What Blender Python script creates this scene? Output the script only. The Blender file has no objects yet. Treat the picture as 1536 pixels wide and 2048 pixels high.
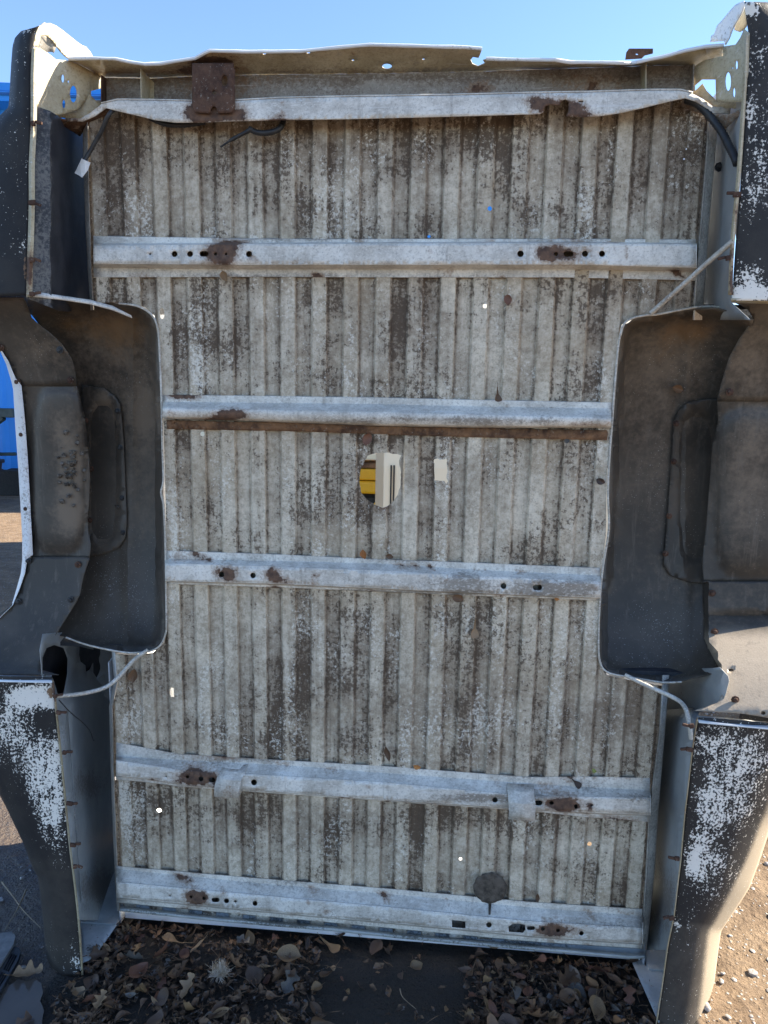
import bpy, bmesh, math, random
import numpy as np
from mathutils import Vector, Matrix, noise
from mathutils.geometry import delaunay_2d_cdt

# ------------------------------------------------------------------ camera
CAM = np.array([0.18629542, -2.05223536, 1.78320757])
YAW, PITCH, ROLL = -0.0859029, -0.16079025, 0.01835678
FPX = 1440.0
def _basis():
    cy, sy = math.cos(YAW), math.sin(YAW); cp, sp = math.cos(PITCH), math.sin(PITCH)
    cr, sr = math.cos(ROLL), math.sin(ROLL)
    fw = np.array([sy*cp, cy*cp, sp]); rt = np.array([cy, -sy, 0.0]); up = np.cross(rt, fw)
    return cr*rt + sr*up, -sr*rt + cr*up, fw
RT, UP, FW = _basis()
scene = bpy.context.scene
cd = bpy.data.cameras.new('camera'); cam = bpy.data.objects.new('camera', cd)
scene.collection.objects.link(cam)
cd.sensor_fit = 'VERTICAL'; cd.sensor_height = 36.0; cd.lens = 36.0*FPX/2048.0
cd.clip_start = 0.05; cd.clip_end = 2000
cam.matrix_world = Matrix(((RT[0], UP[0], -FW[0], CAM[0]), (RT[1], UP[1], -FW[1], CAM[1]),
                           (RT[2], UP[2], -FW[2], CAM[2]), (0, 0, 0, 1)))
scene.camera = cam
# ------------------------------------------------------------------ light
SUN_DIR = Vector((0.80, 0.24, 0.54)).normalized()
SUN_EL = math.asin(SUN_DIR.z); SUN_AZ = math.atan2(SUN_DIR.x, SUN_DIR.y)
w = bpy.data.worlds.new("World"); scene.world = w; w.use_nodes = True
nt = w.node_tree; bg = nt.nodes['Background']
sky = nt.nodes.new('ShaderNodeTexSky'); sky.sky_type = 'NISHITA'; sky.sun_disc = False
sky.sun_elevation = SUN_EL; sky.sun_rotation = SUN_AZ; sky.air_density = 0.75; sky.dust_density = 0.1; sky.ozone_density = 3.0
nt.links.new(sky.outputs[0], bg.inputs[0]); bg.inputs[1].default_value = 0.105
sl = bpy.data.lights.new('sun', 'SUN'); so = bpy.data.objects.new('sun', sl); scene.collection.objects.link(so)
sl.energy = 5.0; sl.angle = math.radians(0.5); sl.color = (1.0, 0.91, 0.76)
so.rotation_euler = SUN_DIR.to_track_quat('Z', 'Y').to_euler(); so.location = (6, 4, 8)
scene.view_settings.view_transform = 'Standard'; scene.view_settings.look = 'None'
scene.view_settings.exposure = 1.9; scene.view_settings.gamma = 1.0
scene.view_settings.use_curve_mapping = False

R = random.Random(7)
# ------------------------------------------------------------------ helpers
def ray(px, py):
    return RT*(px-768) - UP*(py-1024) + FW*FPX
def P(px, py, d):                       # the point of the upright plane y = d seen at that pixel
    r = ray(px, py); t = (d-CAM[1])/r[1]; return CAM + t*r
def G(px, py, z=0.0):                   # the point of the level plane at height z
    r = ray(px, py); t = (z-CAM[2])/r[2]; return CAM + t*r
def proj(x, y, z):
    v = np.array([x, y, z])-CAM; k = FPX/(v@FW); return 768+k*(v@RT), 1024-k*(v@UP)
def inpoly(x, y, poly):
    c = False; n = len(poly); j = n-1
    for i in range(n):
        xi, yi = poly[i]; xj, yj = poly[j]
        if (yi > y) != (yj > y) and x < (xj-xi)*(y-yi)/(yj-yi)+xi: c = not c
        j = i
    return c
def lerp_path(path, x, ax=0):           # piecewise-linear lookup: path of (x, y...) sorted on ax
    xs = [q[ax] for q in path]; ys = [q[1-ax] for q in path]
    return float(np.interp(x, xs, ys))
def field(spots):                       # soft elliptical patches: (cx, cy, rx, ry, value)
    def f(px, py):
        s = 0.0
        for cx, cy, rx, ry, v in spots:
            q = ((px-cx)/rx)**2 + ((py-cy)/ry)**2
            if q < 4.5: s += v*math.exp(-q*q*0.9 if v > 0 and False else -q)
        return s
    return f
def ell(cx, cy, rx, ry, n=14, jag=0.0):
    o = []
    for i in range(n):
        a = 2*math.pi*i/n; k = 1+R.uniform(-jag, jag)
        o.append((cx+rx*k*math.cos(a), cy+ry*k*math.sin(a)))
    return o
def slot(cx, cy, rx, ry):
    o = []
    for i in range(7): a = -math.pi/2+math.pi*i/6; o.append((cx+rx-ry+ry*math.cos(a), cy+ry*math.sin(a)))
    for i in range(7): a = math.pi/2+math.pi*i/6; o.append((cx-rx+ry+ry*math.cos(a), cy+ry*math.sin(a)))
    return o
def dens(poly, step, jag=0.0, closed=True):
    o = []; n = len(poly)
    for i in range(n if closed else n-1):
        a = poly[i]; b = poly[(i+1) % n]; L = math.hypot(b[0]-a[0], b[1]-a[1]); k = max(1, int(L/step+.5))
        for q in range(k):
            t = q/k; x = a[0]+(b[0]-a[0])*t; y = a[1]+(b[1]-a[1])*t
            if jag and q: x += R.uniform(-jag, jag); y += R.uniform(-jag, jag)
            o.append((x, y))
    if not closed: o.append(tuple(poly[-1]))
    return o
def cr(pts, n):                         # Catmull-Rom resample
    pts = [np.array(q, float) for q in pts]; m = len(pts); o = []
    for i in range(n):
        t = i/(n-1)*(m-1); k = min(int(t), m-2); f = t-k
        p0 = pts[max(k-1, 0)]; p1 = pts[k]; p2 = pts[k+1]; p3 = pts[min(k+2, m-1)]
        o.append(0.5*((2*p1)+(-p0+p2)*f+(2*p0-5*p1+4*p2-p3)*f*f+(-p0+3*p1-3*p2+p3)*f**3))
    return o

class MB:                               # collects patches, builds ONE mesh object
    def __init__(s): s.v = []; s.f = []; s.a = {}
    def add(s, v, f, at=None):
        b = len(s.v); s.v += [tuple(map(float, q)) for q in v]; s.f += [tuple(i+b for i in q) for q in f]
        at = at or {}
        for k in set(list(s.a)+list(at)):
            L = s.a.setdefault(k, [])
            while len(L) < b: L.append(0.0)
            L += list(at.get(k, [0.0]*len(v)))
    def plate(s, outline, d, holes=(), step=16, jag=0.0, fields=None, lines=(), inner=True, at3=None):
        dd = d if callable(d) else (lambda x, y: d)
        out = dens(outline, step, jag)
        V = []; Ed = []
        def loop(pl, closed=True):
            b = len(V); V.extend(Vector(q) for q in pl); n = len(pl)
            for i in range(n if closed else n-1): Ed.append((b+i, b+(i+1) % n))
        loop(out)
        for h in holes: loop(h)
        for l in lines: loop(l, False)
        xs = [q[0] for q in out]; ys = [q[1] for q in out]
        if inner:
            nx = int((max(xs)-min(xs))/step); ny = int((max(ys)-min(ys))/step)
            for i in range(1, nx+1):
                for j in range(1, ny+1):
                    x = min(xs)+(i-.5+R.uniform(-.15, .15))*step; y = min(ys)+(j-.5+R.uniform(-.15, .15))*step
                    if inpoly(x, y, out) and not any(inpoly(x, y, h) for h in holes): V.append(Vector((x, y)))
        r = delaunay_2d_cdt(V, Ed, [], 0, 1e-4)
        vv, ff = r[0], r[2]
        F = []
        for t in ff:
            cx = sum(vv[i].x for i in t)/len(t); cy = sum(vv[i].y for i in t)/len(t)
            if inpoly(cx, cy, out) and not any(inpoly(cx, cy, h) for h in holes): F.append(tuple(t))
        used = sorted({i for t in F for i in t}); mp = {i: k for k, i in enumerate(used)}
        px = [(vv[i].x, vv[i].y) for i in used]
        W = [(at3(x, y) if at3 else P(x, y, dd(x, y))) for x, y in px]
        F = [tuple(mp[i] for i in t) for t in F]
        if F:                           # face the camera
            sgn = 0
            for t in F[:400]:
                a, b, c = (np.array(W[i]) for i in t[:3]); sgn += np.dot(np.cross(b-a, c-a), CAM-a)
            if sgn < 0: F = [q[::-1] for q in F]
        s.add(W, F, {k: [fn(x, y) for x, y in px] for k, fn in (fields or {}).items()})
        return s
    def rows(s, rows, fields=None, pix=True):   # rows of (px,py,d) -> quads
        n = len(rows[0]); W = []; px = []
        for r_ in rows:
            for q in r_: W.append(P(*q) if pix else q); px.append(q)
        F = []
        for i in range(len(rows)-1):
            for j in range(n-1): F.append((i*n+j, i*n+j+1, (i+1)*n+j+1, (i+1)*n+j))
        at = {}
        if fields and pix: at = {k: [fn(q[0], q[1]) for q in px] for k, fn in fields.items()}
        s.add(W, F, at); return s
    def tube(s, pts, r, n=8, caps=True):
        pts = [np.array(q, float) for q in pts]; m = len(pts); V = []; up = np.array([0.13, 0.31, 0.94])
        for i, q in enumerate(pts):
            t = pts[min(i+1, m-1)]-pts[max(i-1, 0)]; t /= np.linalg.norm(t)+1e-9
            a = np.cross(t, up)
            if np.linalg.norm(a) < .2: a = np.cross(t, (1, 0, 0))
            a /= np.linalg.norm(a); b = np.cross(t, a); rr = r[i] if hasattr(r, '__len__') else r
            for k in range(n):
                th = 2*math.pi*k/n; V.append(q+rr*(a*math.cos(th)+b*math.sin(th)))
        F = [(i*n+k, i*n+(k+1) % n, (i+1)*n+(k+1) % n, (i+1)*n+k) for i in range(m-1) for k in range(n)]
        if caps: F += [tuple(range(n))[::-1], tuple((m-1)*n+k for k in range(n))]
        s.add(V, F); return s
    def box(s, lo, hi, M=None, bev=0.0):
        x0, y0, z0 = lo; x1, y1, z1 = hi
        if bev:
            bm = bmesh.new(); bmesh.ops.create_cube(bm, size=1)
            for v in bm.verts: v.co = Vector((x0+(v.co.x+.5)*(x1-x0), y0+(v.co.y+.5)*(y1-y0), z0+(v.co.z+.5)*(z1-z0)))
            bmesh.ops.bevel(bm, geom=bm.edges[:], offset=bev, segments=2, affect='EDGES', profile=.5)
            bm.verts.index_update(); V = [v.co.copy() for v in bm.verts]; F = [tuple(v.index for v in f.verts) for f in bm.faces]; bm.free()
        else:
            V = [Vector(q) for q in ((x0, y0, z0), (x1, y0, z0), (x1, y1, z0), (x0, y1, z0), (x0, y0, z1), (x1, y0, z1), (x1, y1, z1), (x0, y1, z1))]
            F = [(0, 3, 2, 1), (4, 5, 6, 7), (0, 1, 5, 4), (1, 2, 6, 5), (2, 3, 7, 6), (3, 0, 4, 7)]
        if M is not None: V = [M @ q for q in V]
        s.add(V, F); return s
    def lathe(s, base, axis, prof, n=14):
        axis = Vector(axis).normalized(); a = axis.orthogonal().normalized(); b = axis.cross(a); V = []
        for r_, h in prof:
            for k in range(n):
                th = 2*math.pi*k/n; V.append(Vector(base)+axis*h+(a*math.cos(th)+b*math.sin(th))*r_)
        m = len(prof)
        F = [(i*n+k, i*n+(k+1) % n, (i+1)*n+(k+1) % n, (i+1)*n+k) for i in range(m-1) for k in range(n)]
        F += [tuple(range(n))[::-1], tuple((m-1)*n+k for k in range(n))]
        s.add(V, F); return s
    def build(s, name, mat, parent=None, th=0.0, smooth=None, bevel=0):
        me = bpy.data.meshes.new(name); me.from_pydata(s.v, [], s.f); me.update()
        for k, L in s.a.items():
            at = me.attributes.new(k, 'FLOAT', 'POINT'); L = L+[0.0]*(len(s.v)-len(L)); at.data.foreach_set('value', L)
        me.materials.append(mat)
        o = bpy.data.objects.new(name, me); scene.collection.objects.link(o)
        if parent is not None: o.parent = parent
        if smooth is not None:
            me.shade_smooth()
            try: me.set_sharp_from_angle(angle=math.radians(smooth))
            except Exception: pass
        if th:
            m = o.modifiers.new('thickness', 'SOLIDIFY'); m.thickness = th; m.offset = -1
        return o
def tag(o, label, cat, group=None):
    o['label'] = label; o['category'] = cat
    if group: o['group'] = group
    return o
def thing(name, label, cat, loc=(0, 0, 0), group=None):
    o = bpy.data.objects.new(name, None); scene.collection.objects.link(o); o.location = loc; o.empty_display_size = .1
    return tag(o, label, cat, group)
def kind(o, k): o['kind'] = k; return o

# ------------------------------------------------------------------ materials
class N:
    def __init__(s, name, rough=.6, spec=.5, metal=0.0):
        s.m = bpy.data.materials.new(name); s.m.use_nodes = True; s.t = s.m.node_tree; s.b = s.t.nodes['Principled BSDF']
        s.b.inputs['Roughness'].default_value = rough; s.b.inputs['Specular IOR Level'].default_value = spec; s.b.inputs['Metallic'].default_value = metal
        s.tc = s.t.nodes.new('ShaderNodeTexCoord')
    def L(s, a, b): s.t.links.new(a, b)
    def put(s, sock, v):
        if hasattr(v, 'is_linked'): s.L(v, sock)
        elif isinstance(v, (tuple, list)) and len(v) == 3 and sock.type == 'RGBA': sock.default_value = (*v, 1)
        else: sock.default_value = v
    def vec(s, sc=(1, 1, 1)):
        if sc == (1, 1, 1): return s.tc.outputs['Object']
        n = s.t.nodes.new('ShaderNodeMapping'); n.inputs['Scale'].default_value = sc; s.L(s.tc.outputs['Object'], n.inputs[0]); return n.outputs[0]
    def noise(s, scale, detail=4, rough=.6, sc=(1, 1, 1), dist=0.0):
        n = s.t.nodes.new('ShaderNodeTexNoise'); n.inputs['Scale'].default_value = scale; n.inputs['Detail'].default_value = detail
        n.inputs['Roughness'].default_value = rough; n.inputs['Distortion'].default_value = dist; s.L(s.vec(sc), n.inputs['Vector']); return n.outputs[0]
    def vor(s, scale, feat='F1', sc=(1, 1, 1)):
        n = s.t.nodes.new('ShaderNodeTexVoronoi'); n.feature = feat; n.inputs['Scale'].default_value = scale; s.L(s.vec(sc), n.inputs['Vector']); return n.outputs['Distance']
    def attr(s, k):
        n = s.t.nodes.new('ShaderNodeAttribute'); n.attribute_name = k; return n.outputs['Fac']
    def rnd(s):
        return s.t.nodes.new('ShaderNodeObjectInfo').outputs['Random']
    def ma(s, op, a, b=0.0, c=0.0):
        n = s.t.nodes.new('ShaderNodeMath'); n.operation = op
        for i, v in enumerate((a, b, c)): s.put(n.inputs[i], v)
        return n.outputs[0]
    def add(s, *a):
        r = a[0]
        for q in a[1:]: r = s.ma('ADD', r, q)
        return r
    def mul(s, a, b): return s.ma('MULTIPLY', a, b)
    def ss(s, x, lo, hi, a=0.0, b=1.0):
        n = s.t.nodes.new('ShaderNodeMapRange'); n.interpolation_type = 'SMOOTHSTEP'
        s.put(n.inputs[0], x); n.inputs[1].default_value = lo; n.inputs[2].default_value = hi; n.inputs[3].default_value = a; n.inputs[4].default_value = b
        return n.outputs[0]
    def mix(s, f, a, b):
        n = s.t.nodes.new('ShaderNodeMix'); n.data_type = 'RGBA'; s.put(n.inputs[0], f); s.put(n.inputs[6], a); s.put(n.inputs[7], b); return n.outputs[2]
    def col(s, c): s.put(s.b.inputs['Base Color'], c); return s
    def rough(s, r): s.put(s.b.inputs['Roughness'], r); return s
    def bump(s, h, strength=.3, dist=.003):
        n = s.t.nodes.new('ShaderNodeBump'); n.inputs['Strength'].default_value = strength; n.inputs['Distance'].default_value = dist
        s.put(n.inputs['Height'], h); s.L(n.outputs[0], s.b.inputs['Normal']); return s

def mat_floor():
    n = N('weathered_floor_paint', .62, .3)
    lo = n.noise(2.2, 5, .55); mid = n.noise(10, 9, .70, dist=.25); frac = n.noise(80, 7, .80); frac2 = n.noise(95, 7, .80); fine = n.noise(170, 4, .75)
    streak = n.noise(1.0, 8, .72, sc=(24, 24, 1.3)); blot = n.noise(6.0, 8, .68, dist=.4); clus = n.noise(5.0, 6, .62); clus2 = n.noise(4.1, 6, .62, sc=(1.7, 1, .8))
    v = n.attr('valley'); df = n.attr('dirt'); foot = n.attr('foot')
    base = n.mix(n.ss(n.add(n.mul(blot, .6), n.mul(fine, .45)), .40, .64), (.42, .345, .25), (.77, .67, .515))
    base = n.mix(n.mul(n.ss(n.noise(2.7, 7, .64), .42, .64), .6), base, (.43, .33, .215))
    film = n.add(.02, n.mul(mid, .70), n.mul(streak, .75), n.mul(fine, .40), n.mul(v, n.ss(lo, .38, .68, .03, .17)), n.mul(df, .42), n.mul(foot, .13))
    c = n.mix(n.ss(film, .84, 1.28, 0, .86), base, (.165, .115, .075))
    mo = n.noise(62, 8, .80); c = n.mix(n.ss(mo, .46, .66, 0, .55), c, (.18, .13, .085)); c = n.mix(n.ss(mo, .34, .50, .35, 0), c, (.74, .67, .56))
    # grains of dark grime, thickest in clusters and in the troughs
    crust = n.add(n.mul(frac, .95), n.mul(n.ma('SUBTRACT', clus, .5), .85), n.mul(n.ma('SUBTRACT', streak, .5), .5), n.mul(v, n.ss(lo, .36, .62, .005, .055)), n.mul(df, .15), n.mul(foot, .05))
    c = n.mix(n.ss(crust, .555, .615, 0, .85), c, n.mix(fine, (.052, .033, .021), (.135, .092, .06)))
    # pale flakes of bare coating left standing in the grime
    fl = n.add(n.mul(frac2, .95), n.mul(n.ma('SUBTRACT', clus2, .5), .75), n.mul(n.ma('SUBTRACT', lo, .5), .2))
    c = n.mix(n.ss(fl, .565, .62, 0, .75), c, (.78, .72, .61))
    sp = n.ss(n.vor(165), .10, .19, 1, 0); spm = n.ss(n.noise(14, 4), .44, .6)
    c = n.mix(n.mul(n.mul(sp, spm), .75), c, (.05, .04, .034))
    ru = n.add(n.attr('rust'), n.mul(n.ma('SUBTRACT', n.noise(30, 8, .75), .5), 1.0))
    c = n.mix(n.ss(ru, .34, .6, 0, .75), c, (.16, .098, .062))
    n.col(c).bump(n.add(n.mul(mid, .8), n.mul(frac, .6), n.mul(fine, .5)), .5, .0035)
    n.rough(n.ss(film, .6, 1.1, .5, .8))
    return n.m
def mat_steel(name, a, b, dirtc=(.15, .12, .092), rough=.42, amount=.0, spec=.5, spangle=.5):
    n = N(name, rough, spec)
    blot = n.noise(8, 8, .75); fine = n.noise(140, 3, .6); sc = n.noise(1, 4, .6, sc=(4, 60, 110))
    c = n.mix(n.ss(blot, .36, .66), a, b)
    c = n.mix(n.ss(n.add(n.mul(n.noise(110, 7, .8), .8), n.mul(n.noise(13, 6), .40), n.attr('dirt'), amount), .66, .86, 0, .75), c, dirtc)
    c = n.mix(n.ss(n.noise(150, 4, .75), .50, .66, 0, .4), c, dirtc); c = n.mix(n.ss(n.noise(130, 4, .75, sc=(.6, 1, 1.3)), .53, .62, 0, spangle), c, (.78, .745, .68))
    c = n.mix(n.ss(sc, .62, .70, 0, .45), c, (.72, .70, .67)); c = n.mix(n.ss(n.noise(1, 5, .7, sc=(40, 40, 3)), .56, .68, 0, .4), c, (.24, .205, .165))
    sp = n.ss(n.vor(150), .08, .14, 1, 0)
    c = n.mix(n.mul(sp, n.ss(n.noise(17, 2), .48, .6, 0, .8)), c, (.06, .05, .045))
    ru = n.add(n.attr('rust'), n.mul(n.ma('SUBTRACT', n.noise(60, 6, .75), .5), 1.1))
    rc = n.mix(n.ss(n.noise(45, 6, .7), .3, .7), (.060, .034, .025), (.165, .092, .055))
    c = n.mix(n.ss(ru, .40, .52), c, rc)
    hal = n.ss(n.add(ru, n.mul(n.ma('SUBTRACT', n.noise(150, 4, .7), .5), .5)), .14, .42, 0, .55)
    c2 = n.mix(n.mul(hal, n.ss(ru, .40, .50, 1, 0)), c, n.mix(fine, (.17, .085, .038), (.30, .165, .08)))
    n.col(c2).bump(n.add(n.mul(blot, .6), n.mul(fine, .4)), .22, .003)
    n.rough(n.ss(ru, .3, .5, rough, .85))
    return n.m
def mat_rust(name='rust', a=(.050, .028, .021), b=(.125, .068, .044)):
    n = N(name, .85, .2)
    c = n.mix(n.ss(n.add(n.mul(n.noise(30, 7, .75), .6), n.mul(n.noise(7, 5, .7), .4)), .38, .62), a, b)
    c = n.mix(n.ss(n.noise(170, 3), .62, .7, 0, .6), c, (.30, .26, .22))
    n.col(c).bump(n.noise(120, 5, .7), .5, .002); return n.m
def mat_chip():
    n = N('chipped_stone_guard', .6, .28)
    g = n.noise(150, 5, .66); low = n.noise(6.5, 4, .6, sc=(1, 1, .7)); mid = n.noise(28, 3, .6)
    ch = n.attr('chip')
    x = n.add(n.mul(n.ma('SUBTRACT', n.noise(1, 5, .7, sc=(85, 85, 9)), .5), .5), n.mul(g, 1.25), n.mul(n.ma('SUBTRACT', low, .5), .42), n.mul(n.ma('SUBTRACT', mid, .5), .40), n.mul(ch, .60))
    m = n.ss(x, .86, .915)
    dots = n.mul(n.ss(n.vor(105), .07, .12, 1, 0), n.ss(n.add(n.noise(11, 3), n.mul(ch, .5)), .45, .60))
    m = n.ma('MAXIMUM', m, dots)
    dust_and_sun = n.mix(n.ss(n.noise(9, 4), .4, .7), (.012, .012, .014), (.026, .024, .023))
    dust_and_sun = n.mix(n.mul(n.attr('dust_and_sun'), n.noise(20, 4, .7)), dust_and_sun, (.16, .135, .105))
    dust_and_sun = n.mix(n.ss(n.add(n.attr('sun_tint'), n.mul(n.ma('SUBTRACT', n.noise(260, 3, .6), .5), .6)), .3, .75), dust_and_sun, (.33, .27, .195))  # dusty tone on the sunlit edge, with the sun's brightness put into it
    c = n.mix(m, dust_and_sun, n.mix(n.noise(40, 5, .7), (.84, .79, .71), (.70, .645, .56)))
    br = n.ss(n.add(n.attr('rust'), n.mul(n.ma('SUBTRACT', n.noise(70, 5, .7), .5), .9)), .42, .55)
    c = n.mix(br, c, (.22, .13, .075))
    n.col(c).bump(n.add(n.mul(n.noise(420, 2), .7), n.mul(m, -.5)), .5, .0016)
    n.rough(n.ss(m, 0, 1, .62, .4)); return n.m
def mat_liner():
    n = N('dusty_black_liner', .56, .32)
    lo = n.noise(3.4, 4, .6); mid = n.noise(24, 6, .7); fine = n.noise(210, 3, .6)
    c = n.mix(n.ss(lo, .35, .7), (.044, .037, .030), (.092, .075, .058))
    d = n.add(n.mul(mid, .6), n.mul(n.noise(80, 3), .3), n.mul(n.attr('dirt'), .7))
    c = n.mix(n.ss(d, .45, .86, 0, .85), c, (.20, .15, .105))
    c = n.mix(n.ss(n.attr('dust_and_sun'), .15, .7, 0, .9), c, n.mix(fine, (.26, .21, .155), (.40, .335, .26)))  # pale dust colour that also carries the sunlight on the lower right liner
    c = n.mix(n.ss(n.noise(1, 6, .7, sc=(50, 50, 3.5)), .54, .68, 0, .45), c, (.14, .115, .09))
    ru = n.add(n.attr('rust'), n.mul(n.ma('SUBTRACT', n.noise(30, 6, .75), .5), .8))
    c = n.mix(n.ss(ru, .3, .85, 0, .7), c, (.19, .105, .045))
    sp = n.ss(n.vor(130), .06, .13, 1, 0); sm = n.ss(n.add(n.noise(7, 4), n.mul(n.attr('speck'), .4)), .50, .68)
    c = n.mix(n.mul(sp, n.mul(sm, .9)), c, (.55, .52, .46))
    fs = n.ss(n.add(fine, n.mul(n.attr('speck'), .12)), .70, .76, 0, .8)
    c = n.mix(n.mul(fs, n.ss(n.noise(13, 3), .4, .62)), c, (.34, .33, .32))
    n.col(c).bump(n.add(n.mul(mid, .6), n.mul(fine, .5)), .3, .003)
    n.rough(n.ss(d, .5, .9, .42, .75)); return n.m
def mat_simple(name, a, b, rough=.6, scale=20, spec=.4, bump=.2, dirt=None):
    n = N(name, rough, spec)
    c = n.mix(n.ss(n.noise(scale, 5, .65), .35, .65), a, b)
    if dirt: c = n.mix(n.ss(n.add(n.mul(n.noise(120, 7, .78), .8), n.mul(n.noise(7, 6), .45), n.mul(n.attr('dirt'), .55)), .70, .84, 0, .85), c, dirt)
    n.col(c)
    if bump: n.bump(n.noise(scale*4, 4), bump, .003)
    return n.m
M = {}
M['floor'] = mat_floor()
M['sill'] = mat_steel('galvanised_sill', (.47, .425, .36), (.78, .73, .64), amount=-.02)
M['sill_warm'] = mat_steel('dirty_cream_paint', (.36, .295, .175), (.50, .425, .28), (.15, .095, .055), .5, -.03, .5, .08)
M['recess'] = mat_steel('grimy_tail_panel', (.24, .205, .165), (.35, .32, .275), (.11, .078, .055), .75, .10, .25, .15)
M['rust'] = mat_rust()
M['rust_light'] = mat_rust('rust_strip', (.070, .038, .025), (.25, .135, .07))
M['chip'] = mat_chip()
M['liner'] = mat_liner()
M['white'] = mat_simple('old_white_paint', (.66, .67, .68), (.76, .76, .75), .4, 9, .5, .1, (.22, .19, .16))
M['inner'] = mat_simple('grey_inner_paint', (.235, .245, .24), (.32, .325, .315), .45, 5, .45, .08, (.12, .10, .085))
M['inner_dark'] = mat_simple('dark_inner_coat', (.022, .023, .028), (.045, .045, .05), .5, 14, .4, .15, (.15, .14, .125))
M['front'] = mat_simple('mildewed_blue_grey_paint', (.40, .425, .42), (.52, .54, .53), .45, 14, .45, .1, (.06, .06, .05))
M['rod'] = mat_steel('flaking_rod_paint', (.40, .36, .29), (.58, .53, .45), (.14, .09, .06), .5, .08)
M['black'] = mat_simple('black_plastic', (.018, .018, .02), (.035, .034, .033), .5, 40, .4, .1)
M['tagp'] = mat_simple('label_paper', (.62, .59, .54), (.72, .70, .66), .7, 30, .2, .1)
M['mud'] = mat_simple('caked_mud', (.055, .043, .033), (.17, .145, .12), .95, 70, .1, .9)
M['patch'] = mat_simple('brown_tar_patch', (.045, .036, .028), (.125, .10, .077), .75, 45, .25, .5, (.20, .165, .13))

# ------------------------------------------------------------------ the upturned truck bed
bed = thing('truck_bed', 'upturned pickup truck bed standing on end, ribbed grey underside facing the viewer', 'truck bed')
def lp(pts, x): return float(np.interp(x, [q[0] for q in pts], [q[1] for q in pts]))

# --- ribbed floor
PITCHX = 0.0892
XC = P(691, 1680, 0)[0]
RIBS = [XC+PITCHX*k for k in range(-11, 12)]
HW, SL, DEP = .0185, .007, .0125
def ribprof(x):
    k = (x-XC)/PITCHX; k = k-round(k); a = abs(k*PITCHX)
    if a < HW: return 1.0
    if a < HW+SL: return 1-(a-HW)/SL
    return 0.0
def rib_gain(px, py):                   # ribs die out at the two ends of the sheet
    return 1.0
def d_floor(px, py):
    w_ = P(px, py, 0)
    dent = .004*noise.noise(Vector((w_[0]*2.2, 3, w_[2]*2.2)))+.0012*noise.noise(Vector((w_[0]*9, 8, w_[2]*5)))
    return -DEP*ribprof(w_[0])*rib_gain(px, py)+dent
def valley(px, py):
    return 1-ribprof(P(px, py, 0)[0])
def foot(px, py):
    k = (P(px, py, 0)[0]-XC)/PITCHX; a = abs(k-round(k))*PITCHX
    return max(0, 1-abs(a-HW-SL)/.006) if a > HW+SL else max(0, (a-HW)/SL)
floor_out = [(178, 200), (176, 262), (180, 440), (186, 580), (190, 606), (240, 604), (290, 614), (309, 632), (317, 660), (326, 830), (330, 960), (333, 1100),
             (335, 1240), (329, 1286), (306, 1306), (260, 1310), (230, 1308), (236, 1364), (226, 1413), (230, 1600), (236, 1740), (240, 1822),
             (770, 1868), (1281, 1895), (1283, 1871), (1291, 1750), (1297, 1625), (1318, 1469), (1323, 1372), (1300, 1368), (1257, 1360), (1212, 1350), (1197, 1325), (1194, 1278),
             (1198, 1196), (1204, 1134), (1212, 1073), (1213, 991), (1215, 929), (1221, 847), (1227, 765), (1235, 683), (1243, 650), (1262, 636), (1289, 629), (1314, 627),
             (1355, 619), (1386, 613), (1393, 525), (1400, 456), (1412, 306), (1418, 200)]
hole_round = [(735, 912), (752, 906), (775, 905), (803, 911), (798, 922), (802, 945), (801, 970), (795, 990), (786, 1003), (775, 1013), (765, 1016), (752, 1011), (742, 1005), (731, 996), (722, 984), (719, 966), (720, 950), (722, 938), (728, 925)]
hole_rect = [(868, 918), (876, 917), (880, 920), (893, 917), (894, 930), (895, 945), (893, 955), (896, 963), (892, 968), (889, 962), (868, 961)]
fholes = [dens(hole_round, 5, .9), dens(hole_rect, 5, .6), ell(324, 627, 5, 11, 14), ell(405, 868, 5, 5, 10), ell(1133, 882, 6, 5, 10), ell(980, 417, 5, 5, 10), ell(970, 612, 4.5, 4.5, 10),
          ell(858, 473, 3.5, 3, 8), ell(1179, 1688, 4.6, 4.6, 10), ell(921, 1718, 3.6, 3.6, 9), ell(318, 1621, 5, 4.6, 10, .12), ell(1372, 298, 2, 2, 7), ell(1368, 318, 2, 2, 7), ell(231, 1557, 2, 4, 8),
          [(339, 1379), (342, 1375), (347, 1376), (348, 1394), (341, 1394), (339, 1388)], ell(320, 637, 4.4, 5, 10)]
fholes = [h for h in fholes[:-1]]
rl = []
for rx in RIBS:
    for off in (-HW-SL-.006, -HW-SL, -HW, HW, HW+SL, HW+SL+.006):
        x = rx+off
        if abs(x) < .86: rl.append([proj(x, 0, z) for z in np.linspace(.0, 2.56, 36)])
floor_dirt = field([(700, 270, 560, 70, .5), (215, 330, 60, 130, .55), (1370, 330, 60, 150, .5), (1330, 590, 90, 60, .5), (260, 470, 80, 40, .4), (560, 560, 200, 14, .15),
                    (850, 620, 90, 110, .28), (640, 1300, 60, 130, .25), (1260, 1420, 70, 90, .5), (700, 1640, 500, 46, .3), (880, 1420, 330, 110, .22), (300, 1560, 70, 60, .25), (520, 1500, 60, 40, .4),
                    (470, 700, 60, 90, .1), (1000, 700, 140, 90, -.25), (1080, 330, 130, 90, -.18), (600, 330, 120, 60, -.05), (480, 960, 120, 110, -.28), (1060, 1010, 120, 90, -.25), (700, 1080, 200, 30, -.2),
                    (450, 1260, 80, 70, -.12), (1100, 1280, 120, 90, -.22), (765, 1020, 50, 26, .5), (880, 970, 30, 18, .3), (1000, 1560, 200, 30, .2), (250, 1700, 40, 100, .1), (760, 880, 460, 12, .25)])
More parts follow.
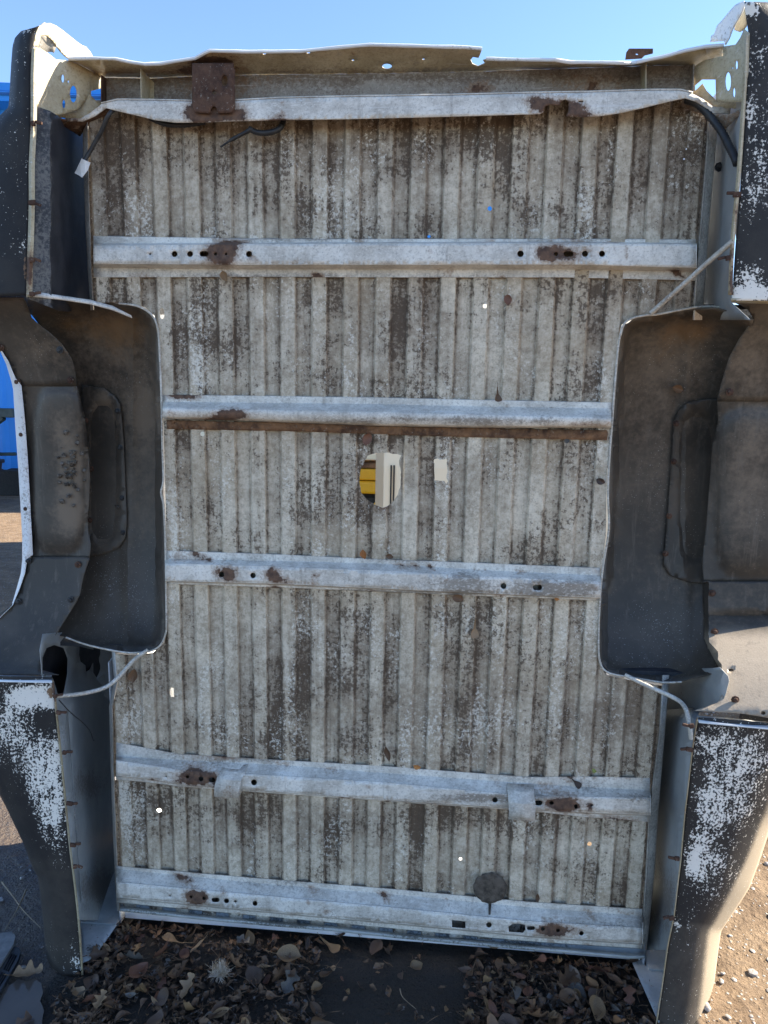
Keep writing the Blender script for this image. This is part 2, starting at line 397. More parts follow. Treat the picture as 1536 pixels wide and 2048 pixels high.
floor_rust = field([(1390, 560, 40, 60, .35), (1350, 480, 60, 20, .35), (240, 575, 60, 20, .25), (240, 488, 70, 18, .3), (250, 1330, 30, 30, .3), (1280, 1385, 45, 20, .4), (1310, 600, 40, 26, .35), (770, 1016, 40, 12, .35), (985, 1815, 200, 8, .15),
                    (1380, 300, 30, 90, .28), (1285, 1560, 30, 20, .3), (600, 590, 30, 16, .18), (1005, 600, 18, 20, .3)]+[(x, y, 8, 8, .34) for x, y in hole_round[::2]]+[(x, y, 7, 7, .36) for x, y in hole_rect[::2]])
mb = MB().plate(floor_out, d_floor, fholes, 13, 0, {'valley': valley, 'foot': foot, 'dirt': floor_dirt, 'rust': floor_rust}, rl)
mb.build('floor_panel', M['floor'], bed, .0015)

# --- side flanges of the floor
mb = MB()
Ls = [(176, 225), (176, 262), (180, 440), (186, 580), (188, 620)]; Lo = [(163, 225), (165, 262), (170, 440), (178, 580), (181, 620)]
mb.rows([[(a[0], a[1], -.010), (a[0]-1.5, a[1], -.014), (a[0]-3, a[1], -.006), (b[0]+2, b[1], .010), (b[0], b[1], .03), (b[0]+2, b[1], .10)] for a, b in zip(Ls, Lo)], {'dirt': lambda x, y: .12, 'rust': lambda x, y: .12})
mb.build('side_flange', M['sill'], bed, .001, 40); mb = MB()
Ls = [(231, 1300), (236, 1364), (226, 1413), (230, 1600), (236, 1740), (240, 1822)]; Lo = [(223, 1300), (228, 1364), (218, 1413), (223, 1600), (229, 1740), (234, 1822)]
mb.rows([[(a[0], a[1], -.008), (a[0]-1.5, a[1], -.014), (a[0]-3, a[1], -.006), (b[0]+2, b[1], .010), (b[0], b[1], .03), (b[0]+2, b[1], .10)] for a, b in zip(Ls, Lo)], {'dirt': lambda x, y: .02})
mb.build('side_flange', M['sill'], bed, .001, 40)
mb = MB()
Rs = [(1416, 226), (1412, 306), (1400, 456), (1393, 525), (1386, 640)]; Ro = [(1437, 226), (1430, 306), (1417, 456), (1411, 540), (1404, 640)]
mb.rows([[(a[0], a[1], -.008), (a[0]+2, a[1], -.016), (a[0]+4, a[1], -.004), (a[0]+6, a[1], .0), (b[0]-1, b[1], .016), (b[0], b[1], .04), (b[0]-3, b[1], .10)] for a, b in zip(Rs, Ro)], {'dirt': lambda x, y: .10, 'rust': lambda x, y: .1})
mb.build('side_flange', M['sill'], bed, .001, 40); mb = MB()
Rs = [(1325, 1350), (1318, 1469), (1297, 1625), (1291, 1750), (1283, 1871), (1281, 1897)]; Ro = [(1338, 1350), (1329, 1469), (1316, 1625), (1308, 1750), (1296, 1871), (1292, 1900)]
mb.rows([[(a[0], a[1], -.008), (a[0]+2, a[1], -.016), (a[0]+4, a[1], -.004), (a[0]+6, a[1], .0), (b[0]-1, b[1], .016), (b[0], b[1], .04), (b[0]-3, b[1], .10)] for a, b in zip(Rs, Ro)], {'dirt': lambda x, y: .12})
mb.build('side_flange', M['sill'], bed, .001, 40)

# --- cross sills: stations (px, flange top, web top, face top, face bottom, web end, flange end)
def sill(st, D, holes=(), rust=(), dirt=(), dent=0.0, x0=None, x1=None, mat='sill', ends=True):
    st = sorted(st); x0 = x0 or st[0][0]; x1 = x1 or st[-1][0]
    def at(px): return [float(np.interp(px, [q[0] for q in st], [q[k] for q in st])) for k in range(1, 7)]
    fl = -.0148; xs = np.linspace(x0, x1, 60)
    ex = []
    for k in range(26):
        px = R.uniform(x0, x1); q = at(px); ex.append((px, q[R.choice((0, 1, 4, 5))]+R.uniform(-2, 2), R.uniform(5, 20), R.uniform(2.5, 5), R.uniform(.3, .55)))
    for k in range(10):
        px = R.uniform(x0, x1); q = at(px); ex.append((px, R.uniform(q[2], q[3]), R.uniform(3, 9), R.uniform(3, 12), R.uniform(.22, .42)))
    exd = [(R.uniform(x0, x1), at(x0)[R.choice((0, 5))]+(at(x1)[0]-at(x0)[0])*.5, R.uniform(40, 110), R.uniform(6, 12), R.uniform(.1, .25)) for k in range(6)]
    fr = {'rust': field(list(rust)+ex), 'dirt': field(list(dirt)+exd)}
    wob = lambda px, s=0: dent*noise.noise(Vector((px*.012, s, 1.7)))
    mb = MB(); up_ = []; lo_ = []
    for px in xs:
        a, b, c, d_, e, f = at(px); w1 = wob(px); w2 = wob(px, 5)
        up_.append([(px, a, fl+.006), (px, a+1.5, fl), (px, b, fl), (px, c-1.3+w1, -D+.005), (px, c-.3+w1, -D+.0012), (px, c+.8+w1, -D)])
        lo_.append([(px, d_-.8+w2, -D), (px, d_+.4+w2, -D+.0015), (px, d_+1.3+w2, -D+.006), (px, e, fl), (px, f-1.5, fl), (px, f, fl+.006)])
    mb.rows(up_, fr); mb.rows(lo_, fr)
    top = [(px, at(px)[2]+.8+wob(px)) for px in xs]; bot = [(px, at(px)[3]-.8+wob(px, 5)) for px in xs]
    mb.plate(top+bot[::-1], lambda px, py: -D+.0012*noise.noise(Vector((px*.03, py*.05, 2))), holes, 9, 0, fr)
    if ends:
        for px in (x0, x1):
            a, b, c, d_, e, f = at(px); mb.rows([[(px, b, fl+.006), (px, e, fl+.006)], [(px, c, -D), (px, d_, -D)]], fr)
    return mb.build('cross_sill', M[mat], bed, .002, 24)
c_ = lambda x, y, r=5.6: ell(x, y, r, r, 12)
# second from the top
sill([(187, 471, 487, 492, 527, 535, 556), (500, 476, 485, 489, 529, 539, 555), (800, 477, 484, 487.5, 529, 539, 556), (1130, 477, 483, 487, 528.5, 539, 556), (1392, 478, 486, 489.5, 535, 543, 562)], .062,
     [c_(349, 508, 6), c_(380, 508, 6), slot(408, 507.5, 9, 5.5), c_(431, 508, 3.2), c_(452, 508, 2.6), c_(498, 508, 6.2), c_(1041, 507.5, 6.6), c_(1112, 508, 4), slot(1137, 508, 10, 5.5), c_(1170, 507.5, 6.2), c_(1204, 507.5, 6.2), c_(300, 508, 2)],
     [(448, 508, 34, 26, .9), (425, 508, 18, 20, .4), (1115, 507, 38, 22, .75), (1085, 505, 18, 20, .35), (1150, 512, 14, 18, .25), (1251, 508, 5, 22, .5), (330, 560, 90, 8, .25), (1310, 552, 60, 10, .35)],
     [(885, 508, 14, 18, .14), (785, 508, 16, 16, .06), (600, 552, 300, 9, .12), (1000, 552, 300, 9, .1), (260, 545, 60, 10, .15), (560, 480, 320, 6, .08), (1150, 481, 120, 5, .2)], .5)
# third: twisted so that its top web shows; lower flange is a rusty strip
mb = MB(); st3 = [(325, 789, 804, 817, 834), (460, 790, 805, 819, 837), (756, 794, 808, 824, 848), (960, 799, 813, 830, 852), (1223, 804, 817, 836, 852)]
fr3 = {'rust': field([(462, 829, 36, 12, 1.0), (365, 793, 36, 8, 1.0), (1170, 848, 60, 6, .5), (420, 838, 40, 5, .45), (340, 826, 22, 7, .4), (1005, 812, 20, 8, .3)]),
       'dirt': field([(900, 838, 260, 8, .25), (600, 800, 260, 6, .1), (1120, 812, 80, 8, .1), (700, 845, 90, 6, .2), (1000, 846, 120, 6, .2), (500, 795, 160, 5, .12)])}
rw = []
for px in np.linspace(325, 1223, 70):
    a, b, c, d_ = [float(np.interp(px, [q[0] for q in st3], [q[k] for q in st3])) for k in (1, 2, 3, 4)]
    w1 = 1.6*noise.noise(Vector((px*.02, 0, 0))); w2 = 2.2*noise.noise(Vector((px*.024, 4, 0)))
    rw.append([(px, a, -.009), (px, a+1.5, -.0148), (px, b, -.0148), (px, c-3+w1, -.050), (px, c-1+w1, -.058), (px, c+1.5+w1, -.061), (px, (c+d_)/2+w1, -.060), (px, d_-2+w2, -.055), (px, d_+w2, -.050), (px, d_+2.5+w2, -.040), (px, d_+4, -.018)])
mb.rows(rw, fr3); mb.build('cross_sill', M['sill'], bed, .0022, 50)
MB().plate([(333, 840), (560, 845), (760, 853), (960, 856), (1213, 860), (1216, 864), (1214, 880), (960, 874), (760, 868), (560, 862), (334, 858)], lambda x, y: -.016-.003*math.sin((y-838)*.2), [c_(349, 846, 1.5)], 11, .4).build('sill_flange', M['rust_light'], bed, .004, 40)
# fourth
sill([(330, 1100, 1118, 1127, 1161, 1164, 1169), (560, 1108, 1122, 1134, 1167, 1171, 1176), (756, 1117, 1127, 1141.5, 1176, 1179, 1184), (960, 1125, 1140, 1153, 1186, 1189, 1193), (1200, 1135, 1151, 1164, 1195, 1198, 1202)], .052,
     [c_(443, 1149), c_(506, 1151), c_(1007, 1172, 6), slot(1075, 1175, 9.5, 5.2)],
     [(455, 1148, 21, 17, .95), (545, 1148, 18, 16, .75), (568, 1162, 24, 6, .6), (633, 1149, 12, 5, .42), (627, 1164, 7, 12, .5), (355, 1108, 22, 7, .6), (395, 1112, 10, 6, .35), (1113, 1199, 12, 4, .4)],
     [(925, 1168, 32, 22, .5), (1075, 1176, 40, 16, .45), (1150, 1178, 50, 16, .42), (690, 1160, 22, 12, .12), (720, 1150, 18, 10, .1), (870, 1168, 50, 14, .15), (650, 1186, 320, 5, .25), (1000, 1172, 60, 16, .15), (560, 1115, 230, 6, .1)], .4)
# fifth
sill([(232, 1484, 1514, 1521, 1551, 1553, 1560), (300, 1496, 1517, 1530, 1557, 1559, 1566), (358, 1507, 1520, 1540, 1568, 1570, 1574), (580, 1520, 1531, 1553, 1585, 1587, 1590), (766, 1531, 1546, 1565, 1599, 1601, 1603), (1057, 1553, 1567, 1592, 1618, 1620, 1623), (1180, 1552, 1575, 1594, 1625, 1628, 1636), (1300, 1555, 1580, 1596, 1629, 1632, 1645)], .052,
     [c_(375, 1554, 3.4), c_(402, 1558, 5), slot(424, 1560, 7, 5), c_(508, 1565, 6), c_(990, 1600, 5.6), slot(1077, 1606, 8, 5), ell(1103, 1606, 5, 4, 8), ell(1152, 1612, 5, 5, 7, .35), c_(1183, 1611, 2.2), c_(332, 1553, 1.6)],
     [(392, 1556, 44, 18, .95), (385, 1530, 22, 9, .5), (1130, 1609, 38, 18, .95), (1183, 1610, 6, 9, .5), (1200, 1562, 90, 9, .5), (440, 1512, 60, 8, .5), (1250, 1640, 40, 7, .5), (1140, 1583, 40, 6, .4)],
     [(480, 1518, 90, 10, .35), (700, 1560, 300, 12, .03), (1000, 1552, 260, 7, .1), (1180, 1574, 50, 8, .2), (300, 1500, 70, 8, .2)], .5)
# lowest
sill([(233, 1731, 1738, 1764, 1794, 1797, 1806), (512, 1755, 1766, 1790, 1821, 1824, 1832), (788, 1777, 1789, 1815.5, 1846, 1849, 1858), (1062, 1803, 1815, 1843, 1872, 1875, 1884), (1285, 1817, 1832, 1856, 1887, 1890, 1898)], .056,
     [c_(382, 1794, 3), c_(408, 1797, 3.6), slot(431, 1800, 8, 4.6), c_(453, 1802, 5), c_(471, 1803, 2.6), c_(510, 1807, 5.2), [(904, 1840), (931, 1843), (931, 1857), (904, 1855)], c_(978, 1850, 5.6), [(1017, 1853), (1025, 1848), (1036, 1847), (1050, 1850), (1051, 1860), (1046, 1866), (1018, 1864)], slot(1062, 1856.5, 8, 4), c_(1086, 1858, 4), c_(1116, 1861, 4), c_(1163, 1867, 4.6), c_(340, 1792, 1.5)],
     [(388, 1795, 22, 18, .95), (408, 1797, 10, 12, .5), (1105, 1860, 34, 16, 1.0), (1150, 1862, 14, 10, .3), (1170, 1853, 16, 3, .5), (1262, 1826, 30, 6, .5)],
     [(700, 1832, 90, 14, .12), (470, 1810, 70, 10, .05), (600, 1762, 330, 6, .18), (1050, 1803, 200, 6, .12), (800, 1795, 70, 7, .12), (1220, 1862, 50, 16, .05), (880, 1838, 70, 14, .1)], .3)
# fold-over clips on the fifth sill
mb = MB(); mb.rows([[(445, 1530, -.020), (443, 1541, -.050), (434, 1556, -.066), (429, 1572, -.067), (428, 1593, -.066)], [(470, 1532, -.020), (467, 1544, -.050), (456, 1560, -.066), (452, 1575, -.068), (450, 1597, -.068)], [(497, 1528, -.020), (490, 1545, -.050), (482, 1561, -.064), (478, 1578, -.066), (476, 1596, -.066)], [(496, 1530, -.0), (488, 1546, -.03), (484, 1561, -.04), (487, 1578, -.045), (486, 1580, -.045)]],
                     {'rust': field([(450, 1586, 30, 12, .6), (470, 1534, 30, 6, .5)]), 'dirt': field([(470, 1532, 34, 8, .4)])})
mb.build('fold_clip', M['sill'], bed, .0022, 22)
mb = MB(); mb.rows([[(1014, 1566, -.020), (1015, 1581, -.050), (1017, 1604, -.068), (1018, 1622, -.069), (1017, 1639, -.068)], [(1042, 1568, -.020), (1043, 1584, -.050), (1045, 1608, -.070), (1045, 1626, -.071), (1046, 1640, -.070)], [(1067, 1568, -.020), (1068, 1585, -.050), (1071, 1607, -.068), (1071, 1626, -.069), (1070, 1643, -.068)]],
                     {'rust': field([(1048, 1633, 14, 5, .6)]), 'dirt': field([(1040, 1572, 30, 5, .3)])})
mb.build('fold_clip', M['sill'], bed, .0022, 22)
# round tar patch near the lowest sill, with a run below it
MB().plate(dens(ell(980, 1776, 34, 30, 34, .055), 6), -.0165, (), 12).build('round_patch', M['patch'], bed, .002, 40)
MB().plate([(977, 1805), (983, 1806), (982, 1818), (981, 1829), (977, 1829), (977, 1816)], lambda x, y: -.0175-.032*max(0, min(1, (y-1807)/22)), (), 5).build('drip_stain', M['patch'], bed, .001)

# --- tail end: recess panel, overhanging torn flange, curved rear sill
back = [(150, 140), (205, 155), (300, 157), (380, 153), (500, 150), (765, 147), (965, 143), (1130, 137), (1280, 132), (1390, 130)]
rec = MB().plate(back[1:]+[(1390, 215), (1300, 222), (765, 235), (210, 235)], lambda x, y: .001+.004*noise.noise(Vector((x*.01, y*.02, 0))), (), 18, 0,
                {'rust': field([(430, 175, 80, 30, .5), (960, 178, 34, 16, .45), (1180, 170, 110, 26, .3), (230, 180, 40, 30, .25), (560, 160, 80, 14, .2), (596, 186, 6, 6, .8), (961, 180, 9, 9, .8), (1190, 172, 6, 6, .8)]), 'dirt': field([(700, 155, 600, 12, .15), (330, 180, 60, 30, .1), (780, 180, 60, 18, -.2)])})
rec.build('tail_panel', M['recess'], bed, .002)
front = [(137, 119), (185, 118), (230, 119), (262, 126), (290, 130), (320, 129), (350, 124), (390, 118), (410, 107), (420, 103), (500, 105), (600, 104), (660, 98), (740, 91), (850, 94), (930, 96), (964, 99), (960, 110), (957, 116), (946, 114), (941, 120), (945, 128), (956, 133), (970, 127), (966, 121), (972, 119), (1050, 121), (1110, 121), (1140, 126), (1200, 126), (1262, 128), (1300, 120), (1330, 114), (1370, 103), (1410, 95), (1447, 92)]
bk = back+[(1447, 118)]
def d_flange(px, py):
    yb = lp([(100, 132)]+bk, px); yf = lp([(100, 119), (185, 118), (290, 130), (410, 107), (740, 91), (960, 99), (1110, 121), (1262, 128), (1447, 92)], px)
    t = max(0, min(1, (yb-py)/max(6, yb-yf))); return .004-.095*t
mb = MB().plate(front+[(1447, 118), (1390, 131)]+back[::-1][1:]+[(137, 136)], d_flange, [ell(774, 133, 10, 5.5, 12), ell(529, 108, 3.6, 2.2, 8), ell(617, 106, 3.8, 2.2, 8), ell(706, 121, 2.6, 1.8, 8), ell(847, 119, 2.8, 1.8, 8)], 12, .2,
                {'rust': field([(425, 125, 60, 22, .75), (400, 145, 80, 10, .5), (250, 140, 90, 10, .3), (1130, 128, 60, 6, .5), (703, 108, 8, 3, .5), (800, 140, 200, 5, .2), (200, 150, 30, 10, .2)]), 'dirt': field([(765, 143, 700, 9, .22), (600, 135, 200, 10, .05), (260, 145, 90, 10, .12)])})
mb.build('tail_flange', M['sill_warm'], bed, .0022, 40)
mb = MB()
for seg in (front[:17], front[25:]):
    pts = [P(x, y-1.5, d_flange(x, y)-.004) for x, y in dens(seg, 14, .25, False)]
    mb.tube(pts, [.0042*(1+.25*noise.noise(Vector((i*.3, 0, 0)))) for i in range(len(pts))], 7)
mb.build('hem', M['white'], bed, 0, 50)
# curved rear sill
U = [(130, 236), (160, 237), (180, 226), (203, 208), (235, 200.5), (300, 201), (385, 203), (470, 202), (560, 197), (700, 194), (900, 191), (1060, 187), (1180, 185), (1300, 181), (1360, 181), (1385, 187), (1410, 201), (1425, 213), (1462, 215)]
Lw = [(132, 243), (165, 243), (190, 232), (212, 216), (235, 222), (270, 230), (310, 240), (350, 245), (400, 245), (450, 243), (560, 240), (700, 238), (900, 233), (1040, 229), (1080, 228), (1087, 224), (1090, 212), (1100, 209), (1118, 211), (1124, 201), (1131, 198), (1138, 203), (1137, 222), (1132, 232), (1165, 234), (1200, 232), (1240, 226), (1290, 215), (1330, 205), (1370, 196), (1392, 203), (1412, 215), (1425, 226), (1460, 227)]
rsr = field([(425, 225, 60, 22, .95), (395, 225, 20, 20, .5), (480, 232, 16, 12, .4), (560, 232, 16, 10, .55), (563, 207, 6, 6, .6), (1080, 208, 32, 22, .7), (1140, 215, 40, 18, .8), (1165, 230, 40, 6, .45), (145, 240, 30, 8, .6), (1400, 205, 26, 10, .35), (560, 240, 60, 3, .5), (200, 215, 16, 12, .3)])
d_rs = lambda x, y: -.074+(.02*max(0, (235-x)/100))+(.02*max(0, (x-1370)/90))
mb = MB().plate(U+Lw[::-1], d_rs, [slot(1162, 203, 5, 1.5)], 10, 0, {'rust': rsr, 'dirt': field([(240, 210, 60, 14, .08), (1395, 205, 40, 10, .15)])})
mb.rows([[(x, y-.5, d_rs(x, y)+.001), (x, y-1.5, d_rs(x, y)+.004), (x, y+3, -.012)] for x, y in dens(U[3:16], 14, 0, False)], {'rust': rsr})
mb.build('rear_sill', M['sill'], bed, .0025, 40)
# ears and grubby undersides at the two ends
MB().plate([(97, 231), (130, 226), (157, 218), (168, 205), (177, 188), (184, 193), (194, 203), (206, 206), (190, 222), (165, 238), (132, 236)], lambda x, y: -.06+.0004*(x-100), (), 9, 0, {'rust': field([(130, 230, 40, 10, .3)])}).build('corner_ear', M['sill_warm'], bed, .002, 40)
MB().plate([(98, 232), (132, 240), (166, 243), (192, 231), (212, 217), (230, 222), (215, 235), (178, 250), (168, 262), (160, 273), (130, 254)], lambda x, y: -.10+.0008*(x-98)+.002*(y-232), (), 10, 0, {'rust': lambda x, y: .55}).build('corner_gusset', M['recess'], bed, .002, 40)
MB().plate([(1384, 186), (1395, 177), (1405, 167), (1413, 181), (1433, 201), (1488, 205), (1486, 217), (1462, 216), (1428, 214), (1410, 200)], lambda x, y: -.02-.0006*(x-1384), (), 9, 0, {'rust': field([(1425, 205, 30, 8, .3)])}).build('corner_ear', M['sill_warm'], bed, .002, 40)
MB().plate([(1365, 197), (1392, 206), (1412, 218), (1424, 228), (1461, 229), (1487, 215), (1489, 222), (1470, 240), (1452, 257), (1436, 262), (1416, 232), (1360, 214)], lambda x, y: -.02-.0011*(x-1365)+.001*(y-200), (), 10, 0, {'rust': lambda x, y: .3}).build('corner_gusset', M['recess'], bed, .002, 40)
# partition gussets in the recess
mb = MB().rows([[(282, 137, -.07), (283, 200, -.07)], [(300, 157, .0), (300, 201, .0)]]); mb.rows([[(300, 157, -.002), (300, 203, -.002)], [(308, 165, -.002), (308, 203, -.002)]]); mb.build('gusset', M['sill_warm'], bed, .002)
mb = MB().rows([[(1293, 126, -.07), (1293, 182, -.07)], [(1282, 133, .0), (1284, 182, .0)]]); mb.rows([[(1293, 180, -.068), (1293, 184, -.070)], [(1266, 183, -.068), (1266, 185, -.070)]]); mb.build('gusset', M['sill_warm'], bed, .002)
MB().rows([[(203, 150, -.06), (203, 203, -.06)], [(213, 157, .0), (213, 203, .0)]]).build('end_plate', M['rust'], bed, .002)
MB().rows([[(1389, 128, -.05), (1387, 186, -.06)], [(1381, 132, .0), (1382, 182, .0)]]).build('end_plate', M['recess'], bed, .002)
# bumper bracket plate and rusty tab
mb = MB().plate([(384, 132), (385, 127), (430, 126), (467, 127), (466, 134), (469, 138), (469, 212), (467, 219), (463, 225), (430, 226), (390, 225), (386, 218), (384, 213)], -.086, [slot(-100, -100, 3, 2), ell(449, 161, 6.5, 11.5, 14), ell(428, 185, 5, 5.5, 9, .2), [(421, 227), (421, 219), (424, 213), (428, 212), (432, 214), (434, 219), (434, 227)]], 9)
mb.rows([[(384, 128, -.087), (467, 128, -.087)], [(386, 122, -.02), (466, 122, -.02)]])
mb.build('bumper_bracket', M['rust'], bed, .005, 40)
MB().plate([(1251, 118), (1253, 104), (1258, 97), (1306, 97), (1306, 106), (1290, 110), (1284, 116)], lambda x, y: .03, [ell(1274, 108, 3, 2, 8)], 8).build('rusty_tab', M['rust'], bed, .004)

# --- tail corners
warm = lambda x, y: .06
mb = MB().plate([(64, 95), (79, 95), (96, 106), (112, 119), (140, 121), (160, 130), (205, 154), (205, 176), (182, 182), (183, 196), (178, 189), (168, 205), (157, 219), (128, 228), (98, 232), (78, 221), (64, 209)], lambda x, y: -.172+.00128*(x-64), [ell(126, 157, 3, 8.5, 10), ell(147, 188, 7, 17, 14), ell(128, 208, 3, 8.5, 10), ell(137, 163, 1.6, 2.6, 7)], 9, 0,
                {'rust': field([(150, 140, 50, 14, .22)]), 'dirt': lambda x, y: -.05})
mb.build('corner_panel', M['sill_warm'], bed, .002, 40)
mb = MB().plate([(76, 56), (86, 47), (100, 46), (112, 51), (125, 60), (140, 72), (155, 84), (165, 91), (172, 93), (181, 104), (187, 115), (172, 118), (139, 119), (130, 112), (121, 103), (112, 91), (103, 79), (92, 71), (83, 71), (79, 84), (77, 94), (66, 93), (72, 68)], lambda x, y: -.165+.0014*(x-66), (), 5, 0, {'rust': field([(130, 95, 30, 4, .2)])})
mb.build('lamp_surround', M['sill_warm'], bed, .003, 40)
MB().rows([[(76, 66, .02), (92, 62, .03), (108, 72, .05), (116, 86, .07)], [(76, 84, .02), (92, 84, .05), (106, 88, .07), (112, 94, .08)], [(76, 104, .0), (90, 104, .05), (104, 104, .07), (108, 106, .07)]]).build('lamp_pocket', M['recess'], bed, .002, 40)
mb = MB().plate([(1446, 93), (1471, 89), (1480, 76), (1488, 58), (1498, 66), (1496, 140), (1490, 200), (1486, 205), (1454, 204), (1432, 202), (1431, 159), (1403, 159), (1388, 172), (1389, 132), (1410, 120), (1446, 112)], lambda x, y: -.03-.0013*(x-1389), [ell(1456, 163, 6, 19, 14), ell(1473, 130, 2.6, 9, 10), ell(1468, 185, 2.6, 10, 10), ell(1465, 136, 1.2, 2.2, 7)], 9, 0, {'rust': field([(1450, 120, 30, 8, .2)])})
mb.build('corner_panel', M['sill_warm'], bed, .002, 40)
mb = MB().plate([(1420, 84), (1422, 72), (1428, 68), (1434, 51), (1446, 38), (1457, 24), (1471, 9), (1487, 2), (1489, 10), (1484, 24), (1467, 53), (1457, 78), (1450, 90), (1448, 82), (1434, 83)], lambda x, y: -.05-.0015*(x-1420), (), 7, .3, {'rust': field([(1432, 72, 14, 10, .35), (1460, 45, 30, 2, .3)])})
mb.build('lamp_surround', M['white'], bed, .003, 40)
MB().plate([(1487, 8), (1494, 30), (1493, 52), (1487, 60), (1479, 64), (1468, 60), (1470, 50), (1484, 24)], lambda x, y: -.08-.001*(x-1468), (), 7).build('lamp_pocket', M['sill_warm'], bed, .002, 40)

# --- painted side skins (rolled lower edge of each bedside)
def skin(name, st, side, fields, dp=-.17, roll=.10, rollfrac=.4, back_y=.46):
    mb = MB(); rows_ = []; wr = []
    ts = [0, .03, .08, .16, .25, .35, .45, .55, .65, .74, .82, .89, .94, .975, 1.0]
    n = 46; A = cr([(a, b) for (a, b, c, d_) in st], n); B = cr([(c, d_) for (a, b, c, d_) in st], n)
    lin = lambda k: [np.array([np.interp(i/(n-1)*(len(st)-1), range(len(st)), [q[k] for q in st]) for i in range(n)])][0]
    a0, a1, b0, b1 = lin(0), lin(1), lin(2), lin(3)
    for i in range(n):
        r_ = []
        for t in ts:
            d_ = dp-.006*math.sin(min(1, t/.6)*math.pi)
            u = max(0, (t-(1-rollfrac))/rollfrac); d_ += roll*(1-math.sqrt(max(0, 1-u*u)))
            r_.append((a0[i]+(b0[i]-a0[i])*t, a1[i]+(b1[i]-a1[i])*t, d_))
        rows_.append(r_)
        e = P(*r_[-1]); s_ = -1 if side < 0 else 1
        by = back_y if e[2] < 2.42 else -.02
        wr.append([e, e+np.array([s_*.006, .03, 0]), e+np.array([s_*.012, .09 if e[2] < 2.42 else .045, 0]), np.array([e[0]+s_*.014, by, e[2]])])
    mb.rows(rows_, fields); mb.rows(wr, None, False)
    return mb.build(name, M['chip'], bed, .0016, 60)
cf = lambda L_: field(L_)
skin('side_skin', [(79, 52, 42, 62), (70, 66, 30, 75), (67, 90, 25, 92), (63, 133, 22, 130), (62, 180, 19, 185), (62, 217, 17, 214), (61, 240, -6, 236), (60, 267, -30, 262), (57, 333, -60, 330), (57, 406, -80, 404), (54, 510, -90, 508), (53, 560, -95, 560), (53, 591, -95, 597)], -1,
     {'chip': cf([(50, 120, 16, 60, .12), (45, 205, 26, 20, .12), (30, 300, 50, 60, .1), (48, 480, 10, 60, .18), (30, 440, 60, 60, .04), (60, 60, 20, 10, .4), (20, 560, 60, 40, -.1)]), 'dust_and_sun': lambda x, y: 0.05, 'rust': field([(50, 530, 8, 50, .55), (55, 258, 8, 14, .3)])}, dp=-.17, roll=.09)
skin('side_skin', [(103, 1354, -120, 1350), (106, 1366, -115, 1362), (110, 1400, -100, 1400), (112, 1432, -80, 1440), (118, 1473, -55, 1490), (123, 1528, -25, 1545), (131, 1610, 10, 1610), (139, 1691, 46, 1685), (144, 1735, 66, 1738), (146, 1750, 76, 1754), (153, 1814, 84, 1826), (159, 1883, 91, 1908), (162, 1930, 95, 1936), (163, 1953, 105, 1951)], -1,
     {'chip': cf([(65, 1392, 45, 26, .95), (100, 1400, 14, 24, .5), (20, 1430, 40, 60, .34), (70, 1510, 60, 60, .40), (85, 1600, 40, 70, .42), (120, 1560, 14, 160, .3), (105, 1650, 26, 50, .22), (150, 1925, 10, 30, .45), (40, 1460, 30, 40, .12), (20, 1660, 40, 70, -.4), (100, 1800, 50, 60, -.25), (75, 1540, 50, 110, .04), (30, 1500, 30, 60, -.1), (95, 1440, 40, 30, -.22)]), 'dust_and_sun': lambda x, y: .12 if y < 1720 else .4, 'rust': field([(100, 1385, 10, 18, .8), (158, 1948, 14, 6, .6)])}, dp=-.17, roll=.09)
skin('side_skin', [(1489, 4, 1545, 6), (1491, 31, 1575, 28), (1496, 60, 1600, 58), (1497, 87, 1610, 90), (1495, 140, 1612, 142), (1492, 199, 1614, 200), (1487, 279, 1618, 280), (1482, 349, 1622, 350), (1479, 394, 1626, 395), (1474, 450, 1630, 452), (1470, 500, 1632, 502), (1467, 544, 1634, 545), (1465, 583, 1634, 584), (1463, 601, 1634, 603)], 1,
     {'chip': cf([(1515, 340, 40, 90, .42), (1500, 230, 12, 60, .3), (1500, 20, 20, 14, .8), (1510, 110, 30, 60, .15), (1500, 555, 30, 26, .62), (1505, 590, 50, 16, .9), (1515, 480, 24, 26, -.35), (1530, 170, 30, 40, .05)]), 'dust_and_sun': lambda x, y: .22, 'rust': field([(1497, 52, 8, 14, .3), (1530, 545, 8, 14, .4)])}, dp=-.165)
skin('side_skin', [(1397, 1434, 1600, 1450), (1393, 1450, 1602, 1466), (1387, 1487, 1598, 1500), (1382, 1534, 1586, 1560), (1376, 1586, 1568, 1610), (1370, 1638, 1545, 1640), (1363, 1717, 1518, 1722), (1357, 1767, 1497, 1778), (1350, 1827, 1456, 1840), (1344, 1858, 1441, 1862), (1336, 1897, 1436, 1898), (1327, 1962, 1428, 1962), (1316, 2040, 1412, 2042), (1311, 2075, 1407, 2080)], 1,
     {'chip': cf([(1410, 1480, 26, 34, .3), (1460, 1520, 60, 60, .26), (1420, 1600, 30, 60, .44), (1470, 1620, 40, 60, .22), (1385, 1730, 14, 26, .85), (1400, 1690, 30, 40, .3), (1420, 1760, 50, 50, .24), (1352, 1845, 5, 16, .7), (1370, 1845, 20, 14, .2), (1500, 1500, 40, 40, .2), (1345, 1990, 5, 40, .25), (1400, 1560, 14, 16, -.2), (1470, 1540, 90, 130, .17), (1420, 1730, 50, 90, .12)]), 'dust_and_sun': lambda x, y: .15 if y < 1850 else .6, 'sun_tint': lambda x, y: max(0, min(1, (x-lp([(1434, 1570), (1610, 1520), (1722, 1475), (1840, 1415), (1862, 1400), (2080, 1375)], y))/30))}, dp=-.165, roll=.19, rollfrac=.50)  # outer strip painted paler where the sun reaches it
